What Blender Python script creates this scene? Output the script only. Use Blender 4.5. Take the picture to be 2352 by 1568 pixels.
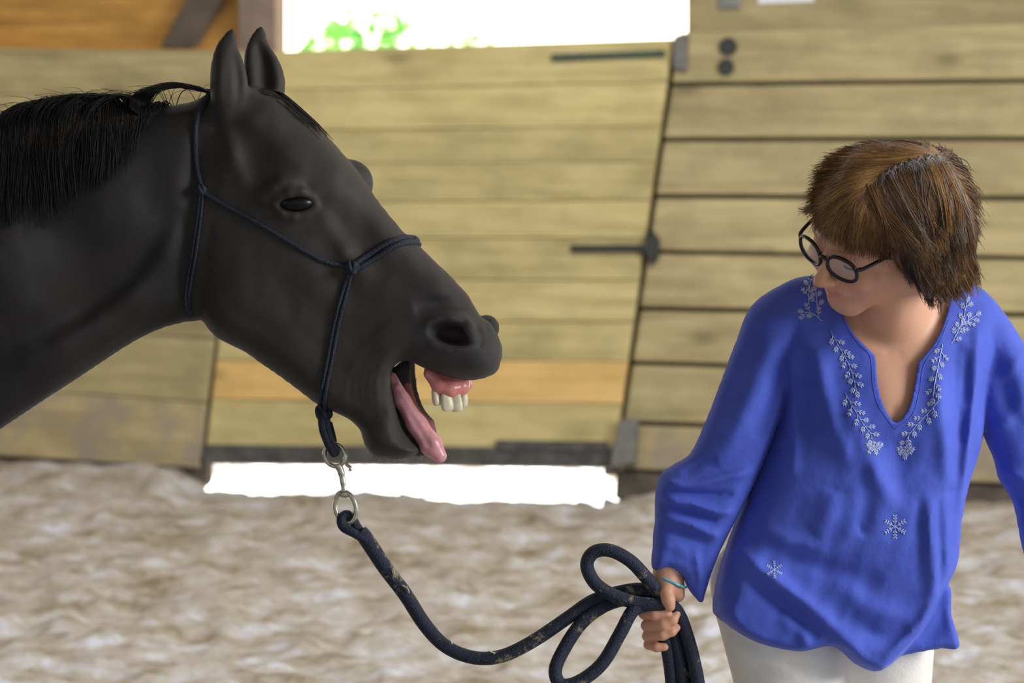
import bpy, math, random
import numpy as np
from mathutils import Matrix, Vector

# ------------------------------------------------------------------ clear
for o in list(bpy.data.objects):
    bpy.data.objects.remove(o)
SC = bpy.context.scene
COL = SC.collection
rnd = random.Random(7)
rng = np.random.default_rng(7)

# ------------------------------------------------------------------ camera
FPX = 8610.0                      # focal length in pixels of the 2352 px frame
PITCH = math.radians(6.68)
CAMH = 1.9
cam_d = bpy.data.cameras.new('camera')
cam_d.sensor_width = 36.0
cam_d.lens = FPX * 36.0 / 2352.0
cam_d.clip_start = 0.1
cam_d.clip_end = 400
cam_d.dof.use_dof = True
cam_d.dof.focus_distance = 5.9
cam_d.dof.aperture_fstop = 5.6
cam = bpy.data.objects.new('camera', cam_d)
COL.objects.link(cam)
cam.location = (0, 0, CAMH)
cam.rotation_euler = (math.pi / 2 - PITCH, 0, 0)
SC.camera = cam

# ------------------------------------------------------------------ view, world, lights
SC.view_settings.view_transform = 'Standard'
SC.view_settings.look = 'None'
SC.view_settings.gamma = 1.0
SC.view_settings.use_curve_mapping = False
SC.view_settings.exposure = 0.0

world = bpy.data.worlds.new('sky')
SC.world = world
world.use_nodes = True
bg = world.node_tree.nodes['Background']
bg.inputs[0].default_value = (0.80, 0.90, 1.0, 1)
bg.inputs[1].default_value = 0.5

sun_d = bpy.data.lights.new('sun', 'SUN')
sun_d.energy = 26.0
sun_d.angle = math.radians(0.6)
sun_d.color = (1.0, 0.96, 0.90)
sun = bpy.data.objects.new('sun', sun_d)
COL.objects.link(sun)
# from behind the wall, high, a little from the right
sun_dir = Vector((-0.06, -0.72, -0.69)).normalized()
sun.rotation_euler = sun_dir.to_track_quat('-Z', 'Y').to_euler()
sun.location = (3, 25, 20)

def area(name, loc, tgt, sx, sy, power, colr):
    d = bpy.data.lights.new(name, 'AREA')
    d.shape = 'RECTANGLE'; d.size = sx; d.size_y = sy
    d.energy = power; d.color = colr
    o = bpy.data.objects.new(name, d); COL.objects.link(o)
    o.location = loc
    o.rotation_euler = (Vector(tgt) - Vector(loc)).to_track_quat('-Z', 'Y').to_euler()
    return o
# daylight of the open arena door on the right; unseen overhead fill lamp added
area('door_daylight', (5.6, 4.2, 3.0), (0.0, 6.4, 1.1), 3.0, 2.6, 430, (0.93, 0.96, 1.0))
area('overhead_fill', (0.0, 9.4, 3.7), (0.0, 10.6, 0), 6.0, 2.2, 170, (0.97, 0.98, 1.0))

# ------------------------------------------------------------------ frame helpers
CP, SP = math.cos(PITCH), math.sin(PITCH)
RIGHT = np.array((1.0, 0, 0)); UP = np.array((0, SP, CP)); FWD = np.array((0, CP, -SP))
CPOS = np.array((0, 0, CAMH))
D0 = 6.0
S0 = D0 / FPX                     # metres per pixel unit at the subject

def W(p):
    """local px coordinates (u right, v down, w toward viewer) -> world"""
    p = np.asarray(p, float)
    return (CPOS + (p[..., 0:1] - 1176) * S0 * RIGHT + (784 - p[..., 1:2]) * S0 * UP
            + (D0 - p[..., 2:3] * S0) * FWD)
def L(q):
    """world -> local px coordinates"""
    q = np.asarray(q, float) - CPOS
    return np.stack([q @ RIGHT / S0 + 1176, 784 - q @ UP / S0, (D0 - q @ FWD) / S0], -1)
def uvw(u, v, w):
    """point at height w above the subject plane that is seen at pixel u, v"""
    k = 1 - w * S0 / D0
    return np.array((1176 + (u - 1176) * k, 784 + (v - 784) * k, w))
def ray(u, v):
    d = FWD + (u - 1176) / FPX * RIGHT + (784 - v) / FPX * UP
    return d
def on_floor(u, v):
    d = ray(u, v); t = -CAMH / d[2]
    return CPOS + d * t
def on_plane(u, v, O, n):
    d = ray(u, v); t = np.dot(np.asarray(O) - CPOS, n) / np.dot(d, n)
    return CPOS + d * t

def lin(r, g, b):
    return tuple(((c / 255) / 12.92 if c / 255 < 0.04045 else ((c / 255 + 0.055) / 1.055) ** 2.4) for c in (r, g, b))

# ------------------------------------------------------------------ materials
class NT:
    def __init__(s, name):
        s.m = bpy.data.materials.new(name); s.m.use_nodes = True
        s.t = s.m.node_tree; s.n = s.t.nodes; s.l = s.t.links
        s.b = s.n['Principled BSDF']
    def node(s, typ, **kw):
        x = s.n.new(typ)
        for k, v in kw.items():
            if k in x.inputs: x.inputs[k].default_value = v
            else: setattr(x, k, v)
        return x
    def link(s, a, b): s.l.new(a, b)
    def coords(s, kind='Object', scale=(1, 1, 1)):
        tc = s.node('ShaderNodeTexCoord'); mp = s.node('ShaderNodeMapping')
        mp.inputs['Scale'].default_value = scale
        s.link(tc.outputs[kind], mp.inputs[0]); return mp.outputs[0]
    def noise(s, vec, scale, detail=4, rough=0.5):
        x = s.node('ShaderNodeTexNoise'); x.inputs['Scale'].default_value = scale
        x.inputs['Detail'].default_value = detail; x.inputs['Roughness'].default_value = rough
        s.link(vec, x.inputs['Vector']); return x.outputs['Fac']
    def ramp(s, fac, stops):
        x = s.node('ShaderNodeValToRGB'); e = x.color_ramp.elements
        while len(e) > 2: e.remove(e[-1])
        for i, (p, c) in enumerate(stops):
            el = e[i] if i < 2 else e.new(p)
            el.position = p; el.color = (*c, 1) if len(c) == 3 else c
        s.link(fac, x.inputs[0]); return x.outputs['Color']
    def mix(s, fac, a, b, mode='MIX'):
        x = s.node('ShaderNodeMix', data_type='RGBA', blend_type=mode)
        for sock, v in ((x.inputs[0], fac), (x.inputs[6], a), (x.inputs[7], b)):
            if hasattr(v, 'is_linked') or isinstance(v, bpy.types.NodeSocket): s.link(v, sock)
            elif isinstance(v, (int, float)): sock.default_value = v
            else: sock.default_value = (*v, 1)
        return x.outputs[2]
    def col(s, c):
        if isinstance(c, bpy.types.NodeSocket): s.link(c, s.b.inputs['Base Color'])
        else: s.b.inputs['Base Color'].default_value = (*c, 1)
    def set(s, **kw):
        for k, v in kw.items(): s.b.inputs[k.replace('_', ' ')].default_value = v
    def bump(s, h, strength=0.3, dist=0.01):
        x = s.node('ShaderNodeBump'); x.inputs['Strength'].default_value = strength
        x.inputs['Distance'].default_value = dist
        s.link(h, x.inputs['Height']); s.link(x.outputs[0], s.b.inputs['Normal'])
    def attr(s, name):
        x = s.node('ShaderNodeVertexColor'); x.layer_name = name; return x.outputs['Color']

def plain(name, c, rough=0.6, metal=0.0, nscale=40, var=0.15, bump=0.0):
    t = NT(name); v = t.coords()
    n = t.noise(v, nscale, 3)
    d = tuple(x * (1 - var) for x in c); e = tuple(min(1, x * (1 + var)) for x in c)
    t.col(t.ramp(n, [(0.3, d), (0.7, e)]))
    t.set(Roughness=rough, Metallic=metal)
    if bump: t.bump(n, bump, 0.004)
    return t.m

def wood(name, c_dark, c_mid, c_light, stain=None, rough=0.75):
    t = NT(name)
    tc = t.node('ShaderNodeTexCoord'); oi = t.node('ShaderNodeObjectInfo')
    off = t.node('ShaderNodeVectorMath', operation='SCALE'); off.inputs['Scale'].default_value = 37.0
    cmb = t.node('ShaderNodeCombineXYZ'); t.link(oi.outputs['Random'], cmb.inputs[0]); t.link(oi.outputs['Random'], cmb.inputs[2])
    t.link(cmb.outputs[0], off.inputs[0])
    add = t.node('ShaderNodeVectorMath', operation='ADD')
    t.link(tc.outputs['Object'], add.inputs[0]); t.link(off.outputs[0], add.inputs[1])
    mp = t.node('ShaderNodeMapping'); mp.inputs['Scale'].default_value = (1.2, 14, 14); t.link(add.outputs[0], mp.inputs[0])
    grain = t.noise(mp.outputs[0], 2.2, 5, 0.6)
    col = t.ramp(grain, [(0.25, c_dark), (0.5, c_mid), (0.78, c_light)])
    mp2 = t.node('ShaderNodeMapping'); mp2.inputs['Scale'].default_value = (1, 1.6, 1.6); t.link(add.outputs[0], mp2.inputs[0])
    blot = t.noise(mp2.outputs[0], 4.5, 4, 0.55)
    col = t.mix(t.ramp(blot, [(0.42, (0, 0, 0)), (0.72, (0.55, 0.55, 0.55))]), col, tuple(x * 0.66 for x in c_dark))
    vo = t.node('ShaderNodeTexVoronoi'); vo.inputs['Scale'].default_value = 3.0
    mp3 = t.node('ShaderNodeMapping'); mp3.inputs['Scale'].default_value = (0.7, 1.5, 1.5); t.link(add.outputs[0], mp3.inputs[0]); t.link(mp3.outputs[0], vo.inputs['Vector'])
    col = t.mix(t.ramp(vo.outputs['Distance'], [(0.045, (0.55, 0.55, 0.55)), (0.13, (0, 0, 0))]), col, tuple(x * 0.45 for x in c_dark))
    # each board has its own tone
    hs = t.node('ShaderNodeHueSaturation'); mr = t.node('ShaderNodeMapRange')
    mr.inputs['To Min'].default_value = 0.86; mr.inputs['To Max'].default_value = 1.12
    t.link(oi.outputs['Random'], mr.inputs['Value']); t.link(mr.outputs[0], hs.inputs['Value']); t.link(col, hs.inputs['Color'])
    col = hs.outputs['Color']
    if stain is not None:
        zz = t.node('ShaderNodeSeparateXYZ'); t.link(tc.outputs['Object'], zz.inputs[0])
        mud = t.noise(add.outputs[0], 7, 5, 0.65)
        col = t.mix(t.ramp(mud, [(0.40, (0, 0, 0)), (0.62, (0.8, 0.8, 0.8))]), col, stain)
    t.col(col); t.set(Roughness=rough)
    t.bump(grain, 0.25, 0.004)
    return t.m

# ------------------------------------------------------------------ object helpers
def tag(o, label=None, cat=None, group=None, kind=None):
    if label: o['label'] = label
    if cat: o['category'] = cat
    if group: o['group'] = group
    if kind: o['kind'] = kind
    return o
def empty(name, loc=(0, 0, 0)):
    o = bpy.data.objects.new(name, None); COL.objects.link(o); o.location = loc
    o.empty_display_size = 0.05
    return o
def mesh_np(name, V, F4, mat, parent=None, smooth=True, cols=None):
    """V (n,3) world coordinates, F4 list/array of faces (same size)"""
    me = bpy.data.meshes.new(name)
    V = np.ascontiguousarray(V, np.float32)
    if isinstance(F4, np.ndarray):
        k = F4.shape[1]; nf = len(F4)
        me.vertices.add(len(V)); me.vertices.foreach_set('co', V.ravel())
        me.loops.add(nf * k); me.loops.foreach_set('vertex_index', np.ascontiguousarray(F4, np.int32).ravel())
        me.polygons.add(nf)
        me.polygons.foreach_set('loop_start', np.arange(0, nf * k, k, dtype=np.int32))
        me.polygons.foreach_set('loop_total', np.full(nf, k, np.int32))
    else:
        me.from_pydata([tuple(map(float, v)) for v in V], [], F4)
    me.update(calc_edges=True); me.validate()
    me.polygons.foreach_set('use_smooth', np.full(len(me.polygons), smooth, bool))
    if cols is not None:
        a = me.color_attributes.new('Col', 'FLOAT_COLOR', 'POINT')
        c = np.ones((len(V), 4), np.float32); c[:, :3] = cols
        a.data.foreach_set('color', c.ravel())
    if mat: me.materials.append(mat)
    o = bpy.data.objects.new(name, me); COL.objects.link(o)
    if parent: setpar(o, parent)
    return o
def wmat(o):
    m = o.matrix_basis.copy()
    return wmat(o.parent) @ o.matrix_parent_inverse @ m if o.parent else m
def setpar(o, p):
    o.parent = p; o.matrix_parent_inverse = wmat(p).inverted()

class MB:
    """collects verts and faces for one mesh"""
    def __init__(s): s.v = []; s.f = []; s.c = []
    def add(s, V, F, c=None):
        b = len(s.v); s.v += [tuple(x) for x in V]; s.f += [tuple(i + b for i in f) for f in F]
        if c is not None: s.c += [c] * len(V)
    def tube(s, P, R, n=8, c=None, cap=True, flat=None):
        P = np.asarray(P, float); m = len(P)
        R = np.full(m, R, float) if np.isscalar(R) else np.asarray(R, float)
        T = np.gradient(P, axis=0); T /= np.linalg.norm(T, axis=1)[:, None] + 1e-12
        ref = np.array((0, 0, 1.0)) if abs(T[0][2]) < 0.9 else np.array((1.0, 0, 0))
        N = np.cross(T[0], ref); N /= np.linalg.norm(N)
        V = []; a = np.arange(n) * 2 * math.pi / n
        for i in range(m):
            N = N - T[i] * np.dot(N, T[i]); N /= np.linalg.norm(N) + 1e-12
            B = np.cross(T[i], N)
            V.append(P[i] + R[i] * (np.cos(a)[:, None] * N + np.sin(a)[:, None] * B))
        V = np.concatenate(V); F = []
        for i in range(m - 1):
            for j in range(n):
                k = (j + 1) % n
                F.append((i * n + j, i * n + k, (i + 1) * n + k, (i + 1) * n + j))
        if cap:
            F.append(tuple(range(n - 1, -1, -1))); F.append(tuple((m - 1) * n + j for j in range(n)))
        s.add(V, F, c)
    def ball(s, C, R, n=12, m=8, c=None, M=None):
        V = []; F = []
        for i in range(m + 1):
            th = math.pi * i / m
            for j in range(n):
                ph = 2 * math.pi * j / n
                p = np.array((math.sin(th) * math.cos(ph), math.sin(th) * math.sin(ph), math.cos(th))) * np.asarray(R)
                if M is not None: p = M @ p
                V.append(p + np.asarray(C))
        for i in range(m):
            for j in range(n):
                k = (j + 1) % n
                F.append((i * n + j, (i + 1) * n + j, (i + 1) * n + k, i * n + k))
        s.add(V, F, c)
    def box(s, a, b, c=None):
        x0, y0, z0 = a; x1, y1, z1 = b
        V = [(x0, y0, z0), (x1, y0, z0), (x1, y1, z0), (x0, y1, z0), (x0, y0, z1), (x1, y0, z1), (x1, y1, z1), (x0, y1, z1)]
        s.add(V, [(0, 3, 2, 1), (4, 5, 6, 7), (0, 1, 5, 4), (1, 2, 6, 5), (2, 3, 7, 6), (3, 0, 4, 7)], c)
    def build(s, name, mat, parent=None, smooth=True):
        return mesh_np(name, np.array(s.v), s.f, mat, parent, smooth, np.array(s.c) if len(s.c) == len(s.v) and s.c else None)

def catmull(P, n=8, closed=False):
    P = np.asarray(P, float); m = len(P); out = []
    rng_ = range(m) if closed else range(m - 1)
    for i in rng_:
        if closed: p0, p1, p2, p3 = P[(i - 1) % m], P[i], P[(i + 1) % m], P[(i + 2) % m]
        else: p0, p1, p2, p3 = P[max(i - 1, 0)], P[i], P[i + 1], P[min(i + 2, m - 1)]
        for k in range(n):
            t = k / n
            out.append(0.5 * ((2 * p1) + (-p0 + p2) * t + (2 * p0 - 5 * p1 + 4 * p2 - p3) * t * t + (-p0 + 3 * p1 - 3 * p2 + p3) * t ** 3))
    if not closed: out.append(P[-1])
    return np.array(out)

# ------------------------------------------------------------------ implicit surface helper
def seg_dist(U, V, a, b):
    ax, ay = a; bx, by = b
    dx, dy = bx - ax, by - ay; l2 = dx * dx + dy * dy + 1e-9
    t = np.clip(((U - ax) * dx + (V - ay) * dy) / l2, 0, 1)
    return np.hypot(U - ax - t * dx, V - ay - t * dy), t
def poly_inside(poly, U, V):
    ins = np.zeros(np.shape(U), bool); n = len(poly)
    for i in range(n):
        (x0, y0), (x1, y1) = poly[i], poly[(i + 1) % n]
        if y0 == y1: continue
        c = ((y0 > V) != (y1 > V)) & (U < (x1 - x0) * (V - y0) / (y1 - y0) + x0)
        ins ^= c
    return ins
def poly_depth(poly, U, V):
    """distance to outline, positive inside"""
    d = np.full(U.shape, 1e9)
    for i in range(len(poly)):
        d = np.minimum(d, seg_dist(U, V, poly[i], poly[(i + 1) % len(poly)])[0])
    return np.where(poly_inside(poly, U, V), d, -d)
def idw(ctrl, U, V, p=2.5):
    """smooth map through control values (u, v, value)"""
    num = np.zeros(np.shape(U)); den = np.zeros(np.shape(U))
    for (a, b, c) in ctrl:
        wgt = 1.0 / (((U - a) ** 2 + (V - b) ** 2 + 900.0) ** (p / 2))
        num += wgt * c; den += wgt
    return num / den
def stroke(U, V, pts, width, amp, fade=True):
    P = catmull(pts, 6) if len(pts) > 2 else np.asarray(pts, float)
    best = np.full(U.shape, 1e9); tt = np.zeros(U.shape); n = len(P) - 1
    for i in range(n):
        d, t = seg_dist(U, V, P[i], P[i + 1])
        m = d < best; best = np.where(m, d, best); tt = np.where(m, (i + t) / n, tt)
    env = np.sin(np.clip(tt, 0, 1) * math.pi) ** 0.6 if fade else 1.0
    return amp * env * np.exp(-(best / width) ** 2)
def bumpc(U, V, c, r, amp):
    rx, ry = (r, r) if np.isscalar(r) else r
    return amp * np.exp(-(((U - c[0]) / rx) ** 2 + ((V - c[1]) / ry) ** 2))

class Field:
    def __init__(s, lo, hi, h):
        s.lo = np.array(lo, float); s.h = h
        s.n = (np.ceil((np.array(hi) - s.lo) / h)).astype(int) + 1
        s.ax = [s.lo[i] + h * np.arange(s.n[i]) for i in range(3)]
        s.F = np.full(tuple(s.n), 1e3, np.float32)
        s.U, s.V = np.meshgrid(s.ax[0], s.ax[1], indexing='ij')
    def win(s, lo, hi):
        a = np.clip(np.floor((np.array(lo) - s.lo) / s.h).astype(int), 0, s.n)
        b = np.clip(np.ceil((np.array(hi) - s.lo) / s.h).astype(int) + 1, 0, s.n)
        return tuple(slice(a[i], b[i]) for i in range(3))
    def pts(s, w):
        return np.meshgrid(s.ax[0][w[0]], s.ax[1][w[1]], s.ax[2][w[2]], indexing='ij', sparse=True)
    def put(s, d, w, k, sub=False):
        A = s.F[w]
        d = d.astype(np.float32)
        if sub:
            d = -d
            if k <= 0: s.F[w] = np.maximum(A, d); return
            t = np.clip(0.5 - 0.5 * (d - A) / k, 0, 1)
            s.F[w] = d * (1 - t) + A * t + k * t * (1 - t)
        else:
            if k <= 0: s.F[w] = np.minimum(A, d); return
            t = np.clip(0.5 + 0.5 * (d - A) / k, 0, 1)
            s.F[w] = d * (1 - t) + A * t - k * t * (1 - t)
    def cap(s, a, b, ra, rb, k=10, sub=False, flat=None):
        a = np.asarray(a, float); b = np.asarray(b, float); R = max(ra, rb) + 2 * k + 3 * s.h
        w = s.win(np.minimum(a, b) - R, np.maximum(a, b) + R)
        if min(x.stop - x.start for x in w) <= 0: return
        x, y, z = s.pts(w); d = b - a; l2 = d @ d + 1e-9
        t = np.clip(((x - a[0]) * d[0] + (y - a[1]) * d[1] + (z - a[2]) * d[2]) / l2, 0, 1)
        q = np.sqrt((x - a[0] - t * d[0]) ** 2 + (y - a[1] - t * d[1]) ** 2 + (z - a[2] - t * d[2]) ** 2) - (ra + t * (rb - ra))
        s.put(q, w, k, sub)
    def chain(s, P, R, k=6, sub=False):
        for i in range(len(P) - 1): s.cap(P[i], P[i + 1], R[i], R[i + 1], k, sub)
    def ell(s, c, r, M=None, k=10, sub=False):
        """ellipsoid; M columns are its axes"""
        c = np.asarray(c, float); r = np.asarray(r, float)
        M = np.eye(3) if M is None else np.asarray(M, float)
        E = np.sqrt(((M * r) ** 2).sum(1)) + 2 * k + 3 * s.h
        w = s.win(c - E, c + E)
        if min(x.stop - x.start for x in w) <= 0: return
        x, y, z = s.pts(w)
        x, y, z = x - c[0], y - c[1], z - c[2]
        q0 = 0; q1 = 0
        for i in range(3):
            e = M[0, i] * x + M[1, i] * y + M[2, i] * z
            q0 = q0 + (e / r[i]) ** 2; q1 = q1 + (e / r[i] ** 2) ** 2
        k0 = np.sqrt(q0); k1 = np.sqrt(q1) + 1e-9
        s.put(k0 * (k0 - 1) / k1, w, k, sub)
    def relief(s, poly, Tm, R, wc, k=10, front=None, back=None, soft=1.0, ret=False):
        """solid grown from an outline: half depth Tm, rounding radius R, mid plane wc"""
        poly = np.asarray(poly, float)
        pad = 2 * k + 4 * s.h
        w2 = s.win((*(poly.min(0) - pad), s.lo[2]), (*(poly.max(0) + pad), s.ax[2][-1]))
        U, V = s.U[w2[0], w2[1]], s.V[w2[0], w2[1]]
        d = poly_depth(poly, U, V)
        g = lambda q: q(U, V) if callable(q) else (idw(q, U, V) if isinstance(q, list) else np.full(U.shape, float(q)))
        Tm, R, wc = g(Tm), g(R), g(wc)
        x = np.clip(d / R, 0, 1)
        prof = np.sqrt(np.maximum(1 - (1 - x) ** 2, 0))
        T = np.where(d > 0, Tm * prof, d)
        ramp_ = np.clip(d / 25, 0, 1)
        Tf = T + (front(U, V) * ramp_ if front else 0)
        Tb = T + (back(U, V) * ramp_ if back else 0)
        def gn(A):
            gx, gy = np.gradient(A, s.h); return np.sqrt(1 + np.clip(gx * gx + gy * gy, 0, 30))
        z = s.ax[2][None, None, :]
        f = np.maximum((z - (wc + Tf)[..., None]) / gn(wc + Tf)[..., None], ((wc - Tb)[..., None] - z) / gn(wc - Tb)[..., None])
        s.put(f, w2, k)
    def front_w(s, u, v, back=False):
        fu = np.clip((u - s.lo[0]) / s.h, 0, s.n[0] - 1.001); fv = np.clip((v - s.lo[1]) / s.h, 0, s.n[1] - 1.001)
        i, j = int(fu), int(fv); a, b = fu - i, fv - j
        c = (s.F[i, j] * (1 - a) * (1 - b) + s.F[i + 1, j] * a * (1 - b) + s.F[i, j + 1] * (1 - a) * b + s.F[i + 1, j + 1] * a * b)
        ins = np.nonzero(c < 0)[0]
        if len(ins) == 0: return None
        q = ins[0] if back else ins[-1]; r = q - 1 if back else q + 1
        if r < 0 or r >= len(c): return s.ax[2][q]
        t = c[q] / (c[q] - c[r])
        return s.ax[2][q] + t * (s.ax[2][r] - s.ax[2][q])
    def fmap(s, back=False):
        key = 'mb_' if back else 'mf_'
        if key not in s.__dict__:
            F = s.F[:, :, ::-1] if back is False else s.F
            z = s.ax[2][::-1] if back is False else s.ax[2]
            ins = F < 0; any_ = ins.any(2); q = np.argmax(ins, 2); r = np.maximum(q - 1, 0)
            I, J = np.indices(q.shape); a, b = F[I, J, q], F[I, J, r]
            t = np.where(r < q, a / np.where(a == b, -1, a - b), 0)
            s.__dict__[key] = np.where(any_, z[q] + t * (z[r] - z[q]), np.nan)
        return s.__dict__[key]
    def fw(s, u, v, back=False):
        m = s.fmap(back)
        i = np.clip(np.round((u - s.lo[0]) / s.h - 0.5).astype(int), 0, s.n[0] - 2); j = np.clip(np.round((v - s.lo[1]) / s.h - 0.5).astype(int), 0, s.n[1] - 2)
        a = np.clip((u - s.lo[0]) / s.h - i, 0, 1); b = np.clip((v - s.lo[1]) / s.h - j, 0, 1)
        c = np.stack([m[i, j], m[i + 1, j], m[i, j + 1], m[i + 1, j + 1]]); w = np.stack([(1 - a) * (1 - b), a * (1 - b), (1 - a) * b, a * b])
        ok = ~np.isnan(c); ws = (w * ok).sum(0)
        return np.where(ws > 0.02, (np.where(ok, c, 0) * w).sum(0) / np.maximum(ws, 1e-6), np.nan)
    def surface(s, smooth=2):
        F = s.F; S = F < 0; nx, ny, nz = F.shape
        cnt = np.zeros((nx - 1, ny - 1, nz - 1), np.uint8)
        for a in (0, 1):
            for b in (0, 1):
                for c in (0, 1): cnt += S[a:nx - 1 + a, b:ny - 1 + b, c:nz - 1 + c]
        act = (cnt > 0) & (cnt < 8)
        ijk = np.argwhere(act); idx = np.full(act.shape, -1, np.int32); idx[act] = np.arange(len(ijk))
        cor = [(a, b, c) for a in (0, 1) for b in (0, 1) for c in (0, 1)]
        vals = np.stack([F[ijk[:, 0] + a, ijk[:, 1] + b, ijk[:, 2] + c] for a, b, c in cor], 1)
        acc = np.zeros((len(ijk), 3)); num = np.zeros(len(ijk))
        for p in range(8):
            for q in range(p + 1, 8):
                A, B = np.array(cor[p]), np.array(cor[q])
                if abs(A - B).sum() != 1: continue
                va, vb = vals[:, p], vals[:, q]; cr = (va < 0) != (vb < 0)
                t = np.where(cr, va / np.where(cr, va - vb, 1), 0)
                acc += np.where(cr[:, None], A + t[:, None] * (B - A), 0); num += cr
        X = ijk + acc / num[:, None]
        Q = []
        def faces(cr, flip, cells):
            a = np.stack([idx[c][cr] for c in cells], 1); fl = flip[cr]
            a[fl] = a[fl][:, ::-1]; Q.append(a)
        i0, i1 = slice(0, -1), slice(1, None)
        m = slice(1, -1)
        # x edges
        A, B = S[:-1, m, m], S[1:, m, m]
        faces(A != B, ~A, [(slice(None), i0, i0), (slice(None), i1, i0), (slice(None), i1, i1), (slice(None), i0, i1)])
        A, B = S[m, :-1, m], S[m, 1:, m]
        faces(A != B, ~A, [(i0, slice(None), i0), (i0, slice(None), i1), (i1, slice(None), i1), (i1, slice(None), i0)])
        A, B = S[m, m, :-1], S[m, m, 1:]
        faces(A != B, ~A, [(i0, i0, slice(None)), (i1, i0, slice(None)), (i1, i1, slice(None)), (i0, i1, slice(None))])
        Q = np.concatenate(Q); Q = Q[(Q >= 0).all(1)][:, ::-1]
        P = s.lo + s.h * X
        for _ in range(smooth):
            sm = np.zeros_like(P); cn = np.zeros(len(P))
            for a, b in ((0, 1), (1, 2), (2, 3), (3, 0)):
                for p, q in ((Q[:, a], Q[:, b]), (Q[:, b], Q[:, a])):
                    for c in range(3): sm[:, c] += np.bincount(p, P[q, c], len(P))
                    cn += np.bincount(p, minlength=len(P))
            ok = cn > 0
            P[ok] = 0.45 * P[ok] + 0.55 * sm[ok] / cn[ok, None]
        return P, Q
def strands_mesh(name, PT, RAD, COLS, mat, parent, sides=3):
    """many tapering hairs in one mesh: PT (n,k,3) px, RAD (n,k) px, COLS (n,3)"""
    n, k, _ = PT.shape
    T = np.gradient(PT, axis=1); T /= np.linalg.norm(T, axis=2, keepdims=True) + 1e-9
    N = np.cross(T, np.array((0.31, 0.22, 0.92))); N /= np.linalg.norm(N, axis=2, keepdims=True) + 1e-9
    B = np.cross(T, N); a = np.arange(sides) * 2 * math.pi / sides + 0.5
    V = PT[:, :, None, :] + RAD[:, :, None, None] * (np.cos(a)[:, None] * N[:, :, None, :] + np.sin(a)[:, None] * B[:, :, None, :])
    ix = np.arange(n * k * sides).reshape(n, k, sides); nx_ = np.roll(ix, -1, axis=2)
    Q = np.stack([ix[:, :-1], nx_[:, :-1], nx_[:, 1:], ix[:, 1:]], -1).reshape(-1, 4)[:, ::-1]
    C = np.repeat(COLS, k * sides, axis=0)
    return mesh_np(name, W(V.reshape(-1, 3)), Q, mat, parent, True, C)
def compact(P, Q):
    used = np.zeros(len(P), bool); used[Q.ravel()] = True
    re = np.cumsum(used) - 1
    return P[used], re[Q]

# ================================================================== THE SETTING
M_KICK = wood('kickboard_wood', lin(142, 127, 88), lin(168, 153, 109), lin(186, 170, 126))
M_GATE = wood('gate_wood', lin(172, 155, 100), lin(200, 183, 125), lin(214, 198, 142))
M_DIRTY = wood('muddy_board_wood', lin(150, 132, 95), lin(178, 160, 115), lin(196, 178, 134), stain=lin(138, 126, 112))
M_NEW = wood('new_board_wood', lin(196, 158, 92), lin(216, 178, 108), lin(228, 192, 124))
M_PLY = wood('amber_board_wood', lin(148, 106, 46), lin(184, 136, 64), lin(204, 156, 82))
M_POST = plain('weathered_post_wood', lin(138, 118, 104), 0.8, nscale=9, var=0.2, bump=0.2)
M_BRACE = plain('grey_brace_wood', lin(92, 80, 66), 0.8, nscale=9, var=0.25, bump=0.2)
M_BACK = plain('shadowed_batten_wood', lin(70, 60, 46), 0.9, nscale=12, var=0.3)  # dark tone painted in so gaps between boards look shaded
M_RUBBER = plain('dusty_black_rubber', lin(74, 71, 68), 0.85, nscale=18, var=0.45)
M_IRON = plain('black_iron', lin(46, 48, 46), 0.55, 0.3, 60, 0.3)
M_GALV = plain('galvanised_plate', lin(140, 140, 134), 0.45, 0.5, 50, 0.25)
M_GREY = plain('dull_grey_iron', lin(112, 110, 104), 0.7, 0.1, 50, 0.3)
M_GREEN = plain('green_black_painted_iron', lin(62, 78, 66), 0.6, 0.1, 60, 0.3)
M_PAPER = plain('white_paper', lin(225, 226, 230), 0.7, 0, 30, 0.03)
M_ROOF = plain('roof_boards', lin(150, 130, 100), 0.9, nscale=5, var=0.2)
M_SILL = plain('dark_sill_wood', lin(78, 70, 60), 0.9, nscale=14, var=0.45, bump=0.3)

WA, WB = on_floor(0, 1100), on_floor(2352, 1185)
WD = (WB - WA) / np.linalg.norm(WB - WA)            # along the wall, to the right
WN = np.array((-WD[1], WD[0], 0.0))                 # outward, horizontal
LEAN = math.radians(17)
WU = math.cos(LEAN) * np.array((0, 0, 1.0)) + math.sin(LEAN) * WN
WF = np.cross(WU, WD); WF = -WF if WF[1] < 0 else WF  # points outward
WO = WA.copy()
MW = Matrix(((WD[0], WU[0], WF[0], WO[0]), (WD[1], WU[1], WF[1], WO[1]), (WD[2], WU[2], WF[2], WO[2]), (0, 0, 0, 1)))
def wl(u, v, O=None, off=0.0):
    p = on_plane(u, v, WO + WF * off, WF) - WO
    return np.array((p @ WD, p @ WU))
# vertical wall plane above the kickboards
top_p = on_plane(300, 112, WO, WF)
VO = top_p + WN * 0.04
MV = Matrix(((WD[0], 0, WN[0], VO[0]), (WD[1], 0, WN[1], VO[1]), (0, 1, 0, VO[2]), (0, 0, 0, 1)))
def vl(u, v, off=0.0):
    p = on_plane(u, v, VO + WN * off, WN) - VO
    return np.array((p @ WD, p[2]))

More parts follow.
